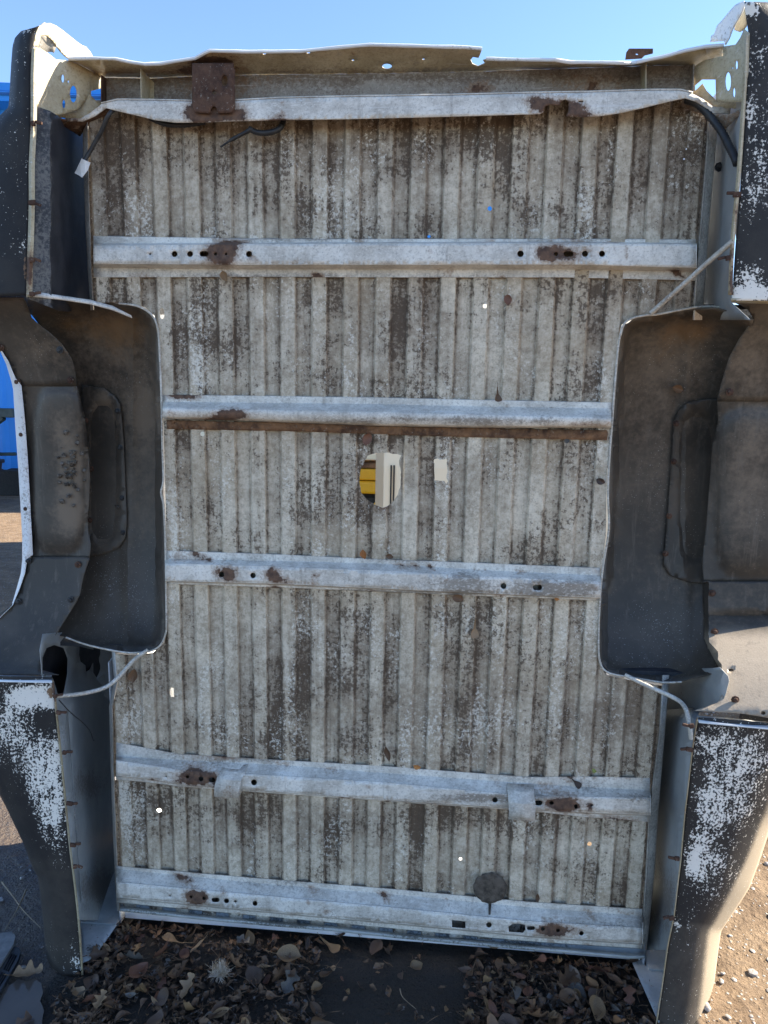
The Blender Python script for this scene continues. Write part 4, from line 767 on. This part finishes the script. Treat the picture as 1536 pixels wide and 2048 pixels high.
# gravel on the sunny side and by the left skin
M['stone'] = mat_simple('wet_pebbles', (.22, .19, .16), (.40, .37, .34), .35, 60, .5, .3)
mb = MB()
icos = []
bm = bmesh.new(); bmesh.ops.create_icosphere(bm, subdivisions=1, radius=1.0); ico_v = [v.co.copy() for v in bm.verts]; ico_f = [tuple(v.index for v in f.verts) for f in bm.faces]; bm.free()
for i in range(2600):
    if i < 2000: x = R.uniform(.95, 2.6); y = R.uniform(-.5, 2.6)
    else: x = R.uniform(-2.6, -.98); y = R.uniform(-.5, 2.4)
    r_ = R.choice((.003, .004, .005, .006, .009)) if i % 14 else R.uniform(.010, .02)
    sx, sy_, sz = R.uniform(.7, 1.3), R.uniform(.7, 1.3), R.uniform(.35, .7); a = R.uniform(0, 6.3)
    z = .010*noise.noise(Vector((x*2.1, y*2.1, 0)))+.006*noise.noise(Vector((x*7, y*7, 3)))-.006
    V = [(x+r_*(v.x*sx*math.cos(a)-v.y*sy_*math.sin(a)), y+r_*(v.x*sx*math.sin(a)+v.y*sy_*math.cos(a)), z+r_*sz*(v.z*R.uniform(.8, 1.1)+.3)) for v in ico_v]
    mb.add(V, ico_f)
kind(mb.build('gravel', M['stone'], None, 0, 50), 'stuff')

# ------------------------------------------------------------------ leaves
def mat_leaf(name, a, b):
    n = N(name, .55, .35)
    v = n.ma('MULTIPLY_ADD', n.rnd(), .5, .0)
    c = n.mix(n.ss(n.add(n.noise(55, 4, .6), n.ma('SUBTRACT', v, .25)), .3, .7), a, b)
    c = n.mix(n.ss(n.noise(170, 3), .6, .68, 0, .7), c, tuple(q*.35 for q in a))
    n.col(c).bump(n.noise(90, 3), .25, .002); return n.m
LC = {'dark brown': mat_leaf('leaf_dark', (.045, .028, .02), (.10, .062, .042)), 'brown': mat_leaf('leaf_brown', (.10, .055, .03), (.19, .105, .055)), 'tan': mat_leaf('leaf_tan', (.19, .115, .055), (.33, .21, .115)),
      'reddish': mat_leaf('leaf_red', (.10, .042, .026), (.19, .085, .05)), 'orange': mat_leaf('leaf_orange', (.30, .11, .03), (.45, .20, .06)), 'green': mat_leaf('leaf_green', (.22, .26, .06), (.36, .40, .14)), 'grey': mat_leaf('leaf_grey', (.085, .072, .06), (.16, .138, .115))}
def leaf_mesh(shape, seed, mat):
    r = random.Random(seed); nU, nW = (24 if shape == 'lobed' else 14), 3; V = []; F = []
    curl = r.uniform(.5, 1.9)*r.choice((-1, 1, 1)); fold = r.uniform(.2, .9); twist = r.uniform(-.5, .5)
    for i in range(nU+1):
        u = i/nU
        if shape == 'oval': wd = .33*math.sin(math.pi*u**.85)**.8
        elif shape == 'spoon': wd = .30*(u**1.4)*math.sqrt(max(0, 1-((u-.72)/.285)**2)) + .05*(1-u) if u > .45 else .03+.12*max(0, u-.15)
        elif shape == 'lance': wd = .19*math.sin(math.pi*u)**.75
        else: wd = (.13+.24*(math.sin(u*math.pi*(4.0+.5*(seed % 3))-.6)*.5+.5)**1.2)*math.sin(math.pi*min(1, u*.90+.07))**.6+.008
        wd = max(wd, .008)
        a = curl*(u-.4); cx = math.sin(a)/curl if abs(curl) > .01 else u-.4; cz = (1-math.cos(a))/curl
        for j in range(-nW, nW+1):
            s = j/nW; tw = twist*(u-.5); y = s*wd; z = fold*abs(s)**1.3*wd
            rip = .03*math.sin(u*9+s*4+seed)*abs(s)
            V.append((cx, y*math.cos(tw)-z*math.sin(tw), cz+y*math.sin(tw)+z*math.cos(tw)+rip))
    k = 2*nW+1
    for i in range(nU):
        for j in range(k-1): F.append((i*k+j, i*k+j+1, (i+1)*k+j+1, (i+1)*k+j))
    # stalk
    b = len(V); p0 = V[nW]; L = r.uniform(.2, .45)
    for t, w_ in ((0, .012), (.5, .010), (1, .008)):
        x = p0[0]-L*t; z = p0[2]+.08*t*t; V += [(x, p0[1]-w_, z), (x, p0[1]+w_, z), (x, p0[1], z+w_*1.5)]
    for t in (0, 1):
        for q in range(3): F.append((b+t*3+q, b+t*3+(q+1) % 3, b+t*3+3+(q+1) % 3, b+t*3+3+q))
    me = bpy.data.meshes.new('fallen_leaf'); me.from_pydata(V, [], F); me.materials.append(mat); me.shade_smooth(); return me
SHAPES = ['oval', 'spoon', 'lance', 'lobed']; LM = {}
for sh in SHAPES:
    for cn, cm in LC.items(): LM[sh, cn] = [leaf_mesh(sh, hash_, cm) for hash_ in ((SHAPES.index(sh)*31+list(LC).index(cn)*7+q*3) for q in range(3))]
SHW = {'oval': 'oval', 'spoon': 'narrow', 'lance': 'pointed', 'lobed': 'lobed'}
def put_leaf(sh, cn, loc, size, rot, label, group=None):
    o = bpy.data.objects.new('fallen_leaf', R.choice(LM[sh, cn])); scene.collection.objects.link(o)
    o.location = loc; o.scale = (size,)*3; o.rotation_euler = rot
    return tag(o, label, 'leaf', group)
zones = [('left', 105, 640, 1850, 2070, 105, 'in the drift at the lower left', 'dead leaves drifted at the lower left'),
         ('mid', 560, 940, 1880, 2060, 16, 'alone on the bare soil in the middle', 'leaves scattered on the bare soil'),
         ('right', 925, 1300, 1905, 2075, 115, 'in the heap at the lower right', 'dead leaves heaped at the lower right')]
cols = ['dark brown']*4+['brown']*4+['tan']*3+['reddish']*2+['grey']
for zn, xa, xb, ya, yb, cnt, where, grp in zones:
    for i in range(cnt):
        while True:
            x = R.uniform(xa, xb); y = R.uniform(ya, yb)
            if zn == 'left' and (x-(640-xa)*.5 > 330 and y > 1950 and R.random() < .6): continue
            if zn == 'left' and y < 1838+.09*(x-250)+6: continue
            if zn == 'left' and x < 250 and y < 1822+1.15*(250-x)+8: continue
            if zn == 'right' and y < 1905+.09*(x-1150)+6: continue
            if zn == 'right' and x > 1262 and y > 1990-(1300-x)*2: continue
            if zn == 'right' and x < 1010 and y > 1960 and R.random() < .4: continue
            break
        lift = R.uniform(.006, .030) if zn != 'mid' else .006
        q = G(x, y, lift*R.uniform(.6, 1.2)); sh = R.choice(SHAPES if zn != 'mid' else ['oval', 'spoon', 'lobed']); cn = R.choice(cols)
        put_leaf(sh, cn, q, R.choice((.026, .034, .042, .05, .058, .068))*R.uniform(.85, 1.15), (R.uniform(-1.1, 1.1), R.uniform(-.9, .9), R.uniform(0, 6.28)), 'curled %s %s dead leaf %s' % (SHW[sh], cn, where), grp)
UPR = math.pi/2
def hang(px, py, d, sh, cn, size, ang, label):     # a leaf lying against the upright sheet
    q = P(px, py, d); return put_leaf(sh, cn, q, size, (UPR+R.uniform(-.25, .25), ang, R.uniform(-.3, .3)), label)
hang(727, 1107, -.024, 'oval', 'orange', .030, 1.3, 'small orange oval leaf caught above the fourth sill below the round hole')
hang(778, 1112, -.022, 'oval', 'brown', .024, .2, 'small brown leaf lying on the fourth sill just right of the orange leaf')
hang(949, 1253, -.020, 'spoon', 'tan', .058, 1.6, 'tan curled leaf stuck to the ribbed floor below the fourth sill')
hang(449, 551, -.024, 'oval', 'tan', .032, 1.2, 'pale tan leaf stuck under the second sill near its left rust patch')
hang(995, 786, -.024, 'spoon', 'brown', .045, 1.5, 'brown crumpled leaf standing on the third sill right of centre')
hang(1016, 598, -.018, 'oval', 'reddish', .032, 1.4, 'reddish flat leaf stuck to the ribs below the right end of the second sill')
hang(268, 1348, -.016, 'oval', 'brown', .045, 1.7, 'brown leaf hanging below the left wheel well beside the curved rod')
hang(775, 1503, -.020, 'lance', 'brown', .048, 1.3, 'thin upright brown leaf on the fifth sill near the centre')
hang(833, 1553-20, -.022, 'oval', 'orange', .026, .3, 'round orange leaf resting on the fifth sill right of the thin leaf')
hang(1188, 1541, -.020, 'oval', 'green', .018, .9, 'tiny pale green leaf stuck above the right end of the fifth sill')
hang(1148, 1562, -.022, 'spoon', 'dark brown', .044, .8, 'crumpled dark leaf on the right rusty part of the fifth sill')
hang(1075, 1793, -.022, 'lance', 'brown', .030, 1.5, 'slim brown leaf standing on the lowest sill right of the tar patch')
hang(914, 1196, -.030, 'oval', 'brown', .036, .3, 'brown leaf wedged below the fourth sill near its dark end')
hang(1113, 1198, -.030, 'oval', 'orange', .014, .2, 'tiny orange leaf wedged under the right end of the fourth sill')
hang(735, 876, -.022, 'oval', 'reddish', .040, 1.9, 'reddish crumpled leaf hanging under the rusty strip above the round hole')
hang(1352, 777, d_rwell(1352, 777)-.012, 'oval', 'brown', .036, .2, 'brown leaf stuck high in the right wheel well')
hang(1200, 962, -.022, 'oval', 'dark brown', .028, .4, 'dark curled leaf beside the rim of the right wheel well')
for i, (px, py) in enumerate(((700, 1858), (728, 1866), (690, 1868), (660, 1850), (760, 1862), (400, 1828), (430, 1832), (470, 1838), (520, 1842), (560, 1846), (620, 1852), (850, 1872), (905, 1878), (930, 1884), (985, 1890))):
    put_leaf(SHAPES[i % 4], ('brown', 'reddish', 'dark brown', 'brown', 'tan')[i % 5], G(px, py, .028), R.uniform(.035, .06), (R.uniform(.5, 1.3), R.uniform(-.5, .5), R.uniform(0, 6.28)), 'curled %s %s dead leaf caught under the lowest sill' % (SHW[SHAPES[i % 4]], ('brown', 'reddish', 'dark brown', 'brown', 'tan')[i % 5]), 'leaves caught under the lowest sill')
# big leaves people would point to
put_leaf('oval', 'tan', G(572, 1914, .010), .085, (.3, .2, .1), 'large tan oval leaf with a long stalk lying alone on bare soil')
put_leaf('lobed', 'grey', G(578, 1965, .016), .075, (.5, -.5, 1.2), 'grey crumpled lobed leaf at the right edge of the left drift')
put_leaf('spoon', 'tan', G(352, 1885, .014), .085, (.2, .1, 2.9), 'bright tan narrow leaf on top of the left drift')
put_leaf('oval', 'reddish', G(272, 1948, .014), .075, (.2, .2, 1.1), 'dusky red oval leaf in the left drift')
put_leaf('spoon', 'tan', G(655, 1888, .012), .080, (.2, .3, -.5), 'tan twisted leaf below the middle of the lowest sill')
put_leaf('oval', 'reddish', G(712, 1862, .03), .075, (1.3, .3, 1.8), 'pinkish brown leaf propped against the front flange')
put_leaf('lobed', 'tan', G(50, 1950, .008), .085, (.1, .1, .4), 'tan lobed oak leaf at the edge of the puddle')
put_leaf('lobed', 'dark brown', G(48, 2044, .010), .06, (.2, .1, 1.0), 'dark wet leaf floating in the puddle')
put_leaf('oval', 'tan', G(828, 1935, .010), .050, (.4, .3, .6), 'curled tan leaf alone on the soil near the right heap')
put_leaf('oval', 'brown', G(168, 1829, .03), .045, (.8, .3, .8), 'brown leaf lying on the left front panel by the skin')
put_leaf('lobed', 'brown', G(1130, 1960, .035), .085, (.4, .2, .8), 'broad brown lobed leaf on top of the right heap')
# fine litter
mb = MB(); lit = random.Random(3)
for i in range(5200):
    k = lit.random()
    if k < .48: x, y = lit.uniform(100, 640), lit.uniform(1850, 2090)
    elif k < .86: x, y = lit.uniform(930, 1310), lit.uniform(1900, 2090)
    else:
        x, y = lit.uniform(100, 1320), lit.uniform(1860, 2090)
        if 560 < x < 930 and lit.random() < .7: continue
    if x < 250 and y < 1822+1.15*(250-x)+6: continue
    if y < 1838+.088*(x-250)+4: continue
    if x > 1258 and y < 1912+(x-1258)*2.2: continue
    dens_ = .5+.5*noise.noise(Vector((x*.012, y*.018, 1)))
    if lit.random() > dens_*1.6-.25: continue
    q = G(x, y, lit.uniform(-.004, .012)); a = lit.uniform(0, 6.3); s = lit.uniform(.004, .020); s2 = s*lit.uniform(.2, .7)
    tl, t2 = lit.uniform(-.6, .6), lit.uniform(-.6, .6); ca, sa = math.cos(a), math.sin(a); V = []
    for u, v, h in ((-1, 0, 0), (-.3, -1, .25), (-.2, .0, -.12), (-.3, 1, .3), (.6, -.8, .1), (.6, .0, -.1), (.5, .7, .2), (1.1, .1, .35)):
        X, Y = u*s, v*s2; V.append((q[0]+X*ca-Y*sa, q[1]+X*sa+Y*ca, q[2]+h*s+X*tl+Y*t2))
    mb.add(V, [(0, 1, 2), (0, 2, 3), (1, 4, 5, 2), (2, 5, 6, 3), (4, 7, 5), (5, 7, 6)])
    if i % 9 == 0:
        L = lit.uniform(.02, .07); h = lit.uniform(0, .02); mb.tube([(q[0], q[1], q[2]+.004), (q[0]+L*ca*.5+.004*sa, q[1]+L*sa*.5, q[2]+.006+h*.7), (q[0]+L*ca, q[1]+L*sa, q[2]+.004+h)], .0009, 4)
n = N('leaf_litter', .8, .2); rn = n.noise(38, 2, .5); c = n.mix(n.ss(rn, .4, .6), (.04, .027, .019), (.20, .12, .07)); n.col(n.mix(n.ss(n.noise(61, 2), .58, .64), c, (.13, .115, .105)))
kind(mb.build('leaf_litter', n.m), 'stuff')
# twigs
M['twig'] = mat_simple('dry_twig', (.24, .18, .12), (.36, .29, .20), .8, 80, .2, .3)
def twig(pts, r, label):
    o = MB().tube(cr([G(x, y, z) for x, y, z in pts], 14), [r*(1-.05*i) for i in range(14)], 6).build('twig', M['twig'], None, 0, 60); return tag(o, label, 'twig')
twig([(4, 1764, .02), (28, 1795, .022), (48, 1822, .018), (82, 1856, .01)], .0035, 'longer dry straw coloured twig on the mud beside the left skin')
twig([(52, 1780, .02), (38, 1812, .03), (22, 1840, .02), (8, 1862, .012)], .003, 'shorter dry twig crossing the longer one beside the left skin')
twig([(800, 1978, .006), (806, 1995, .008), (832, 2018, .006)], .002, 'pale thin stick lying on the bare dark soil in the middle')
# fluffy seed clump
mb = MB(); c0 = G(440, 1945, .02)
for i in range(420):
    a = R.uniform(0, 6.3); e = R.uniform(-.2, 1.5); L = R.uniform(.012, .034); dr = np.array([math.cos(a)*math.cos(e), math.sin(a)*math.cos(e), math.sin(e)])
    b = c0+np.array([R.gauss(0, .008), R.gauss(0, .007), R.uniform(-.006, .008)]); t = b+dr*L; s = np.cross(dr, (0, 0, 1.0)); s = s/(np.linalg.norm(s)+1e-6)*.0009
    mb.add([b-s, b+s, t+s*.5, t-s*.5], [(0, 1, 2, 3)])
tag(mb.build('seed_fluff', mat_simple('seed_fluff', (.42, .30, .17), (.66, .58, .48), .9, 40, .1, 0)), 'fluffy tan and white seed tuft on the left leaf drift', 'seed tuft')
# broken plastic at the lower left
M['slab'] = mat_simple('scuffed_grey_plastic', (.15, .14, .13), (.24, .225, .205), .55, 25, .4, .15)
o = MB().plate([(-60, 1880), (0, 1866), (22, 1863), (31, 1872), (27, 1888), (10, 1915), (-10, 1945), (-60, 2010)], 0, (), 10, at3=lambda x, y: G(x, y, .030)).build('plastic_panel', M['slab'], None, .022)
tag(o, 'scuffed grey plastic panel on the wet mud at the left edge', 'plastic panel')
sl_ = []
for k in range(3):
    sl_.append([(33-6*k*.35+2, 1906+3*k), (36-6*k*.35, 1908+3*k), (10-k*2.4, 1948+k*3), (7-k*2.4, 1946+k*3)])
slots = []
for k in range(3):
    ox, oy = -4.0*k, -1.8*k
    slots += [[(32+ox, 1909+oy), (34.5+ox, 1911+oy), (17+ox, 1944+oy), (14.5+ox, 1942+oy)], [(12+ox, 1947+oy), (14.5+ox, 1949+oy), (-6+ox, 1984+oy), (-8.5+ox, 1982+oy)]]
o = MB().plate([(14, 1896), (30, 1893), (38, 1896), (41, 1904), (36, 1920), (0, 1984), (-20, 2014), (-50, 2004), (-20, 1950), (10, 1905)], 0, slots, 9, at3=lambda x, y: G(x, y, .020)).build('slotted_trim', M['black'], None, .014)
tag(o, 'black slotted plastic grille strip lying beside the puddle', 'plastic grille')

# ------------------------------------------------------------------ what stands behind
n = N('blue_sheet_metal', .45, .4); n.col(n.mix(n.noise(1.2, 3), (.014, .21, .66), (.03, .27, .76))); M['blue'] = n.m
M['blue_dark'] = mat_simple('blue_trim', (.01, .10, .36), (.015, .13, .44), .5, 5)
A = np.array([-7.2, 9.4]); ux = np.array([.990, .141]); uy = np.array([-.141, .990])
shed = thing('metal_shed', 'tall bright blue ribbed metal shed far behind the truck bed', 'shed', (A[0], A[1], 0))
def SH(u, v, z): return np.array([ux[0]*u+uy[0]*v, ux[1]*u+uy[1]*v, z])
mb = MB(); us = []; u = -7.0
while u < 10.2: us += [(u, 0), (u+.06, -.03), (u+.11, -.03), (u+.17, 0)]; u += .33
us += [(10.2, 0)]
mb.rows([[SH(a, b, .0) for a, b in us], [SH(a, b, 6.05) for a, b in us]], None, False)
mb.rows([[SH(-7, 0, 0), SH(-7, 8, 0)], [SH(-7, 0, 6.05), SH(-7, 8, 7.2)]], None, False); mb.rows([[SH(10.2, 0, 0), SH(10.2, 8, 0)], [SH(10.2, 0, 6.05), SH(10.2, 8, 7.2)]], None, False)
mb.rows([[SH(-7, 8, 0), SH(10.2, 8, 0)], [SH(-7, 8, 7.2), SH(10.2, 8, 7.2)]], None, False)
mb.build('wall', M['blue'], shed)
mb = MB(); mb.rows([[SH(-7.3, -.32, 6.10), SH(10.5, -.32, 6.10)], [SH(-7.3, -.32, 6.34), SH(10.5, -.32, 6.34)], [SH(-7.3, 8.2, 7.5), SH(10.5, 8.2, 7.5)]], None, False); mb.rows([[SH(-7.3, -.32, 6.10), SH(10.5, -.32, 6.10)], [SH(-7.3, .05, 6.06), SH(10.5, .05, 6.06)]], None, False)
mb.build('roof', M['blue'], shed, .02)
mb = MB(); mb.rows([[SH(-7, -.05, 0), SH(10.2, -.05, 0)], [SH(-7, -.05, .42), SH(10.2, -.05, .42)], [SH(-7, .0, .46), SH(10.2, .0, .46)]], None, False); mb.build('plinth', M['black'], shed, .01)
mb = MB(); mb.rows([[SH(-7.3, -.34, 6.16), SH(10.5, -.34, 6.16)], [SH(-7.3, -.36, 6.19), SH(10.5, -.36, 6.19)], [SH(-7.3, -.34, 6.22), SH(10.5, -.34, 6.22)]], None, False); mb.build('gutter_trim', M['blue_dark'], shed, .01)
# dark steel rack and bin by the shed
M['teal'] = mat_simple('dark_teal_steel', (.012, .03, .035), (.03, .055, .06), .5, 12)
c = G(0, 1000); rack = thing('steel_rack', 'dark teal steel frame standing against the blue shed', 'rack', (c[0]-.24, c[1]-.3, 0))
MB().tube([(-.9, 0, .0), (-.9, 0, 1.40)], .04, 6).build('upright', M['teal'], rack); MB().tube([(.30, 0, 0), (.30, 0, 1.40)], .04, 6).build('upright', M['teal'], rack)
MB().box((-1.0, -.06, 1.34), (.78, .06, 1.48), None, .01).build('top_beam', M['teal'], rack); MB().tube([(-.9, 0, .72), (.75, 0, .78)], .028, 6).build('cross_bar', M['teal'], rack); MB().tube([(-.3, -.02, .75), (.60, -.02, 1.34)], .05, 6).build('diagonal_brace', M['teal'], rack)
c = G(12, 1000); bn = thing('waste_bin', 'black square bin on the ground in front of the blue shed', 'bin', (c[0]-.24, c[1]-.5, 0))
mb = MB(); mb.rows([[(x*.26, y*.26, .0) for x, y in ((-1, -1), (1, -1), (1, 1), (-1, 1), (-1, -1))], [(x*.33, y*.33, .62) for x, y in ((-1, -1), (1, -1), (1, 1), (-1, 1), (-1, -1))]], None, False); mb.build('bin_body', M['black'], bn)
MB().box((-.36, -.36, .62), (.36, .36, .68), None, .015).build('lid', M['black'], bn)
o = MB().box((-.10, -.08, .0), (.07, .08, .2), Matrix.Translation(Vector((bn.location.x+.22, bn.location.y, .681))), .01).build('white_tub', M['white']); tag(o, 'small white tub on the lid of the black bin', 'tub')
# cream van behind
M['cream'] = mat_simple('cream_van_paint', (.86, .75, .55), (.88, .78, .58), .3, 2, .5, 0)
M['glass'] = mat_simple('dark_glass', (.015, .018, .02), (.02, .024, .028), .08, 3, .5, 0)
van = thing('panel_van', 'cream panel van with dark pinstripes parked behind the truck bed', 'van', (0, 0, 0))
vp = P(751, 960, 2.35); vx, vy = vp[0], vp[1]
van.location = (vx, vy, 0); van.rotation_euler = (0, 0, math.radians(-2))
prof = [(.02, .42), (.0, .50), (.0, 1.35), (.05, 1.75), (.16, 2.22), (.34, 2.36), (1.5, 2.36), (1.68, 2.22), (1.80, 1.7), (1.84, 1.35), (1.84, .5), (1.80, .42)]
mb = MB(); LEN = 4.6
mb.rows([[(x, y, z) for y, z in prof] for x in (.05, .0, .03)][:1]+[[(x, y, z) for y, z in prof] for x in np.linspace(.0, LEN, 8)], None, False)
mb.add([(0, y, z) for y, z in prof], [tuple(range(len(prof)))]); mb.add([(LEN, y, z) for y, z in prof], [tuple(range(len(prof)))[::-1]])
mb.build('body', M['cream'], van)
for x in (.092, .110): MB().box((x, -.006, .46), (x+.009, .002, 1.36)).build('pinstripe', M['black'], van)
for x in (.9, 2.2): MB().rows([[(x, -.004, 1.38), (x+1.0, -.004, 1.38)], [(x, .045, 1.74), (x+1.0, .045, 1.74)], [(x+.02, .10, 1.98), (x+.98, .10, 1.98)]], None, False).build('window', M['glass'], van, .004)
MB().box((LEN-.9, -.015, .55), (LEN-.86, .0, 2.0)).build('door_seam', M['black'], van)
for x in (.8, 3.7):
    for y in (.10, 1.62): MB().lathe((x, y, .34), (0, 1, 0), [(.10, -.01), (.20, -.02), (.34, .0), (.345, .06), (.345, .16), (.32, .2)], 24).build('wheel', M['black'], van, 0, 40)
MB().box((-.06, .05, .42), (.0, 1.79, .58), None, .02).build('bumper', M['black'], van)
# yellow machine
M['yellow'] = mat_simple('machine_yellow', (.80, .40, .012), (.88, .47, .02), .4, 4, .5, .05, (.30, .15, .05))
yp = P(736, 960, 3.3); ym = thing('yellow_machine', 'yellow steel construction machine arm and deck behind the cream van', 'machine', (yp[0]-.75, yp[1], 0))
MB().box((-.1, -.02, 1.15), (.95, .9, 1.238), None, .012).build('deck', M['yellow'], ym); MB().box((-.1, -.06, 1.052), (.95, .85, 1.146), None, .02).build('chassis', M['yellow'], ym)
MB().box((-.05, -.03, 1.243), (.9, .3, 1.284), None, .01).build('rail', M['rust_light'], ym); MB().box((-.1, -.05, 1.305), (.95, .12, 1.36), None, .012).build('upper_rail', M['cream'], ym)
MB().box((-.1, .5, 1.28), (.95, .9, 1.75), None, .03).build('hood', M['yellow'], ym)
MB().lathe((.645, -.02, 1.205), (0, -1, 0), [(.03, 0), (.03, .02), (.02, .025)], 12).build('bolt_head', M['black'], ym)
MB().tube([(.5, -.1, .84), (.7, -.12, .87), (.80, -.12, .93), (.85, -.1, 1.0)], .03, 8).build('hose', M['yellow'], ym)
MB().box((-.05, .1, .55), (.9, .8, 1.04), None, .04).build('undercarriage', M['black'], ym)
for y in (.0, .62): MB().lathe((.05, y, .36), (0, 1, 0), [(.12, 0), (.34, .0), (.36, .05), (.36, .22), (.33, .26)], 20).build('wheel', M['black'], ym, 0, 40); MB().lathe((.85, y, .36), (0, 1, 0), [(.12, 0), (.34, .0), (.36, .05), (.36, .22), (.33, .26)], 20).build('wheel', M['black'], ym, 0, 40)
# cream box trailer behind the left half
tr = thing('box_trailer', 'cream box trailer standing behind the left half of the truck bed', 'trailer', (-2.45, 3.6, 0))
MB().box((0, 0, .55), (1.55, 3.0, 2.75), None, .03).build('box_body', M['cream'], tr); MB().box((.05, .05, .40), (1.5, 2.95, .545)).build('chassis', M['black'], tr)
for x in (.05, 1.3): MB().lathe((x, 1.6, .32), (1, 0, 0), [(.1, 0), (.31, .0), (.33, .04), (.33, .17), (.3, .2)], 20).build('wheel', M['black'], tr, 0, 40)
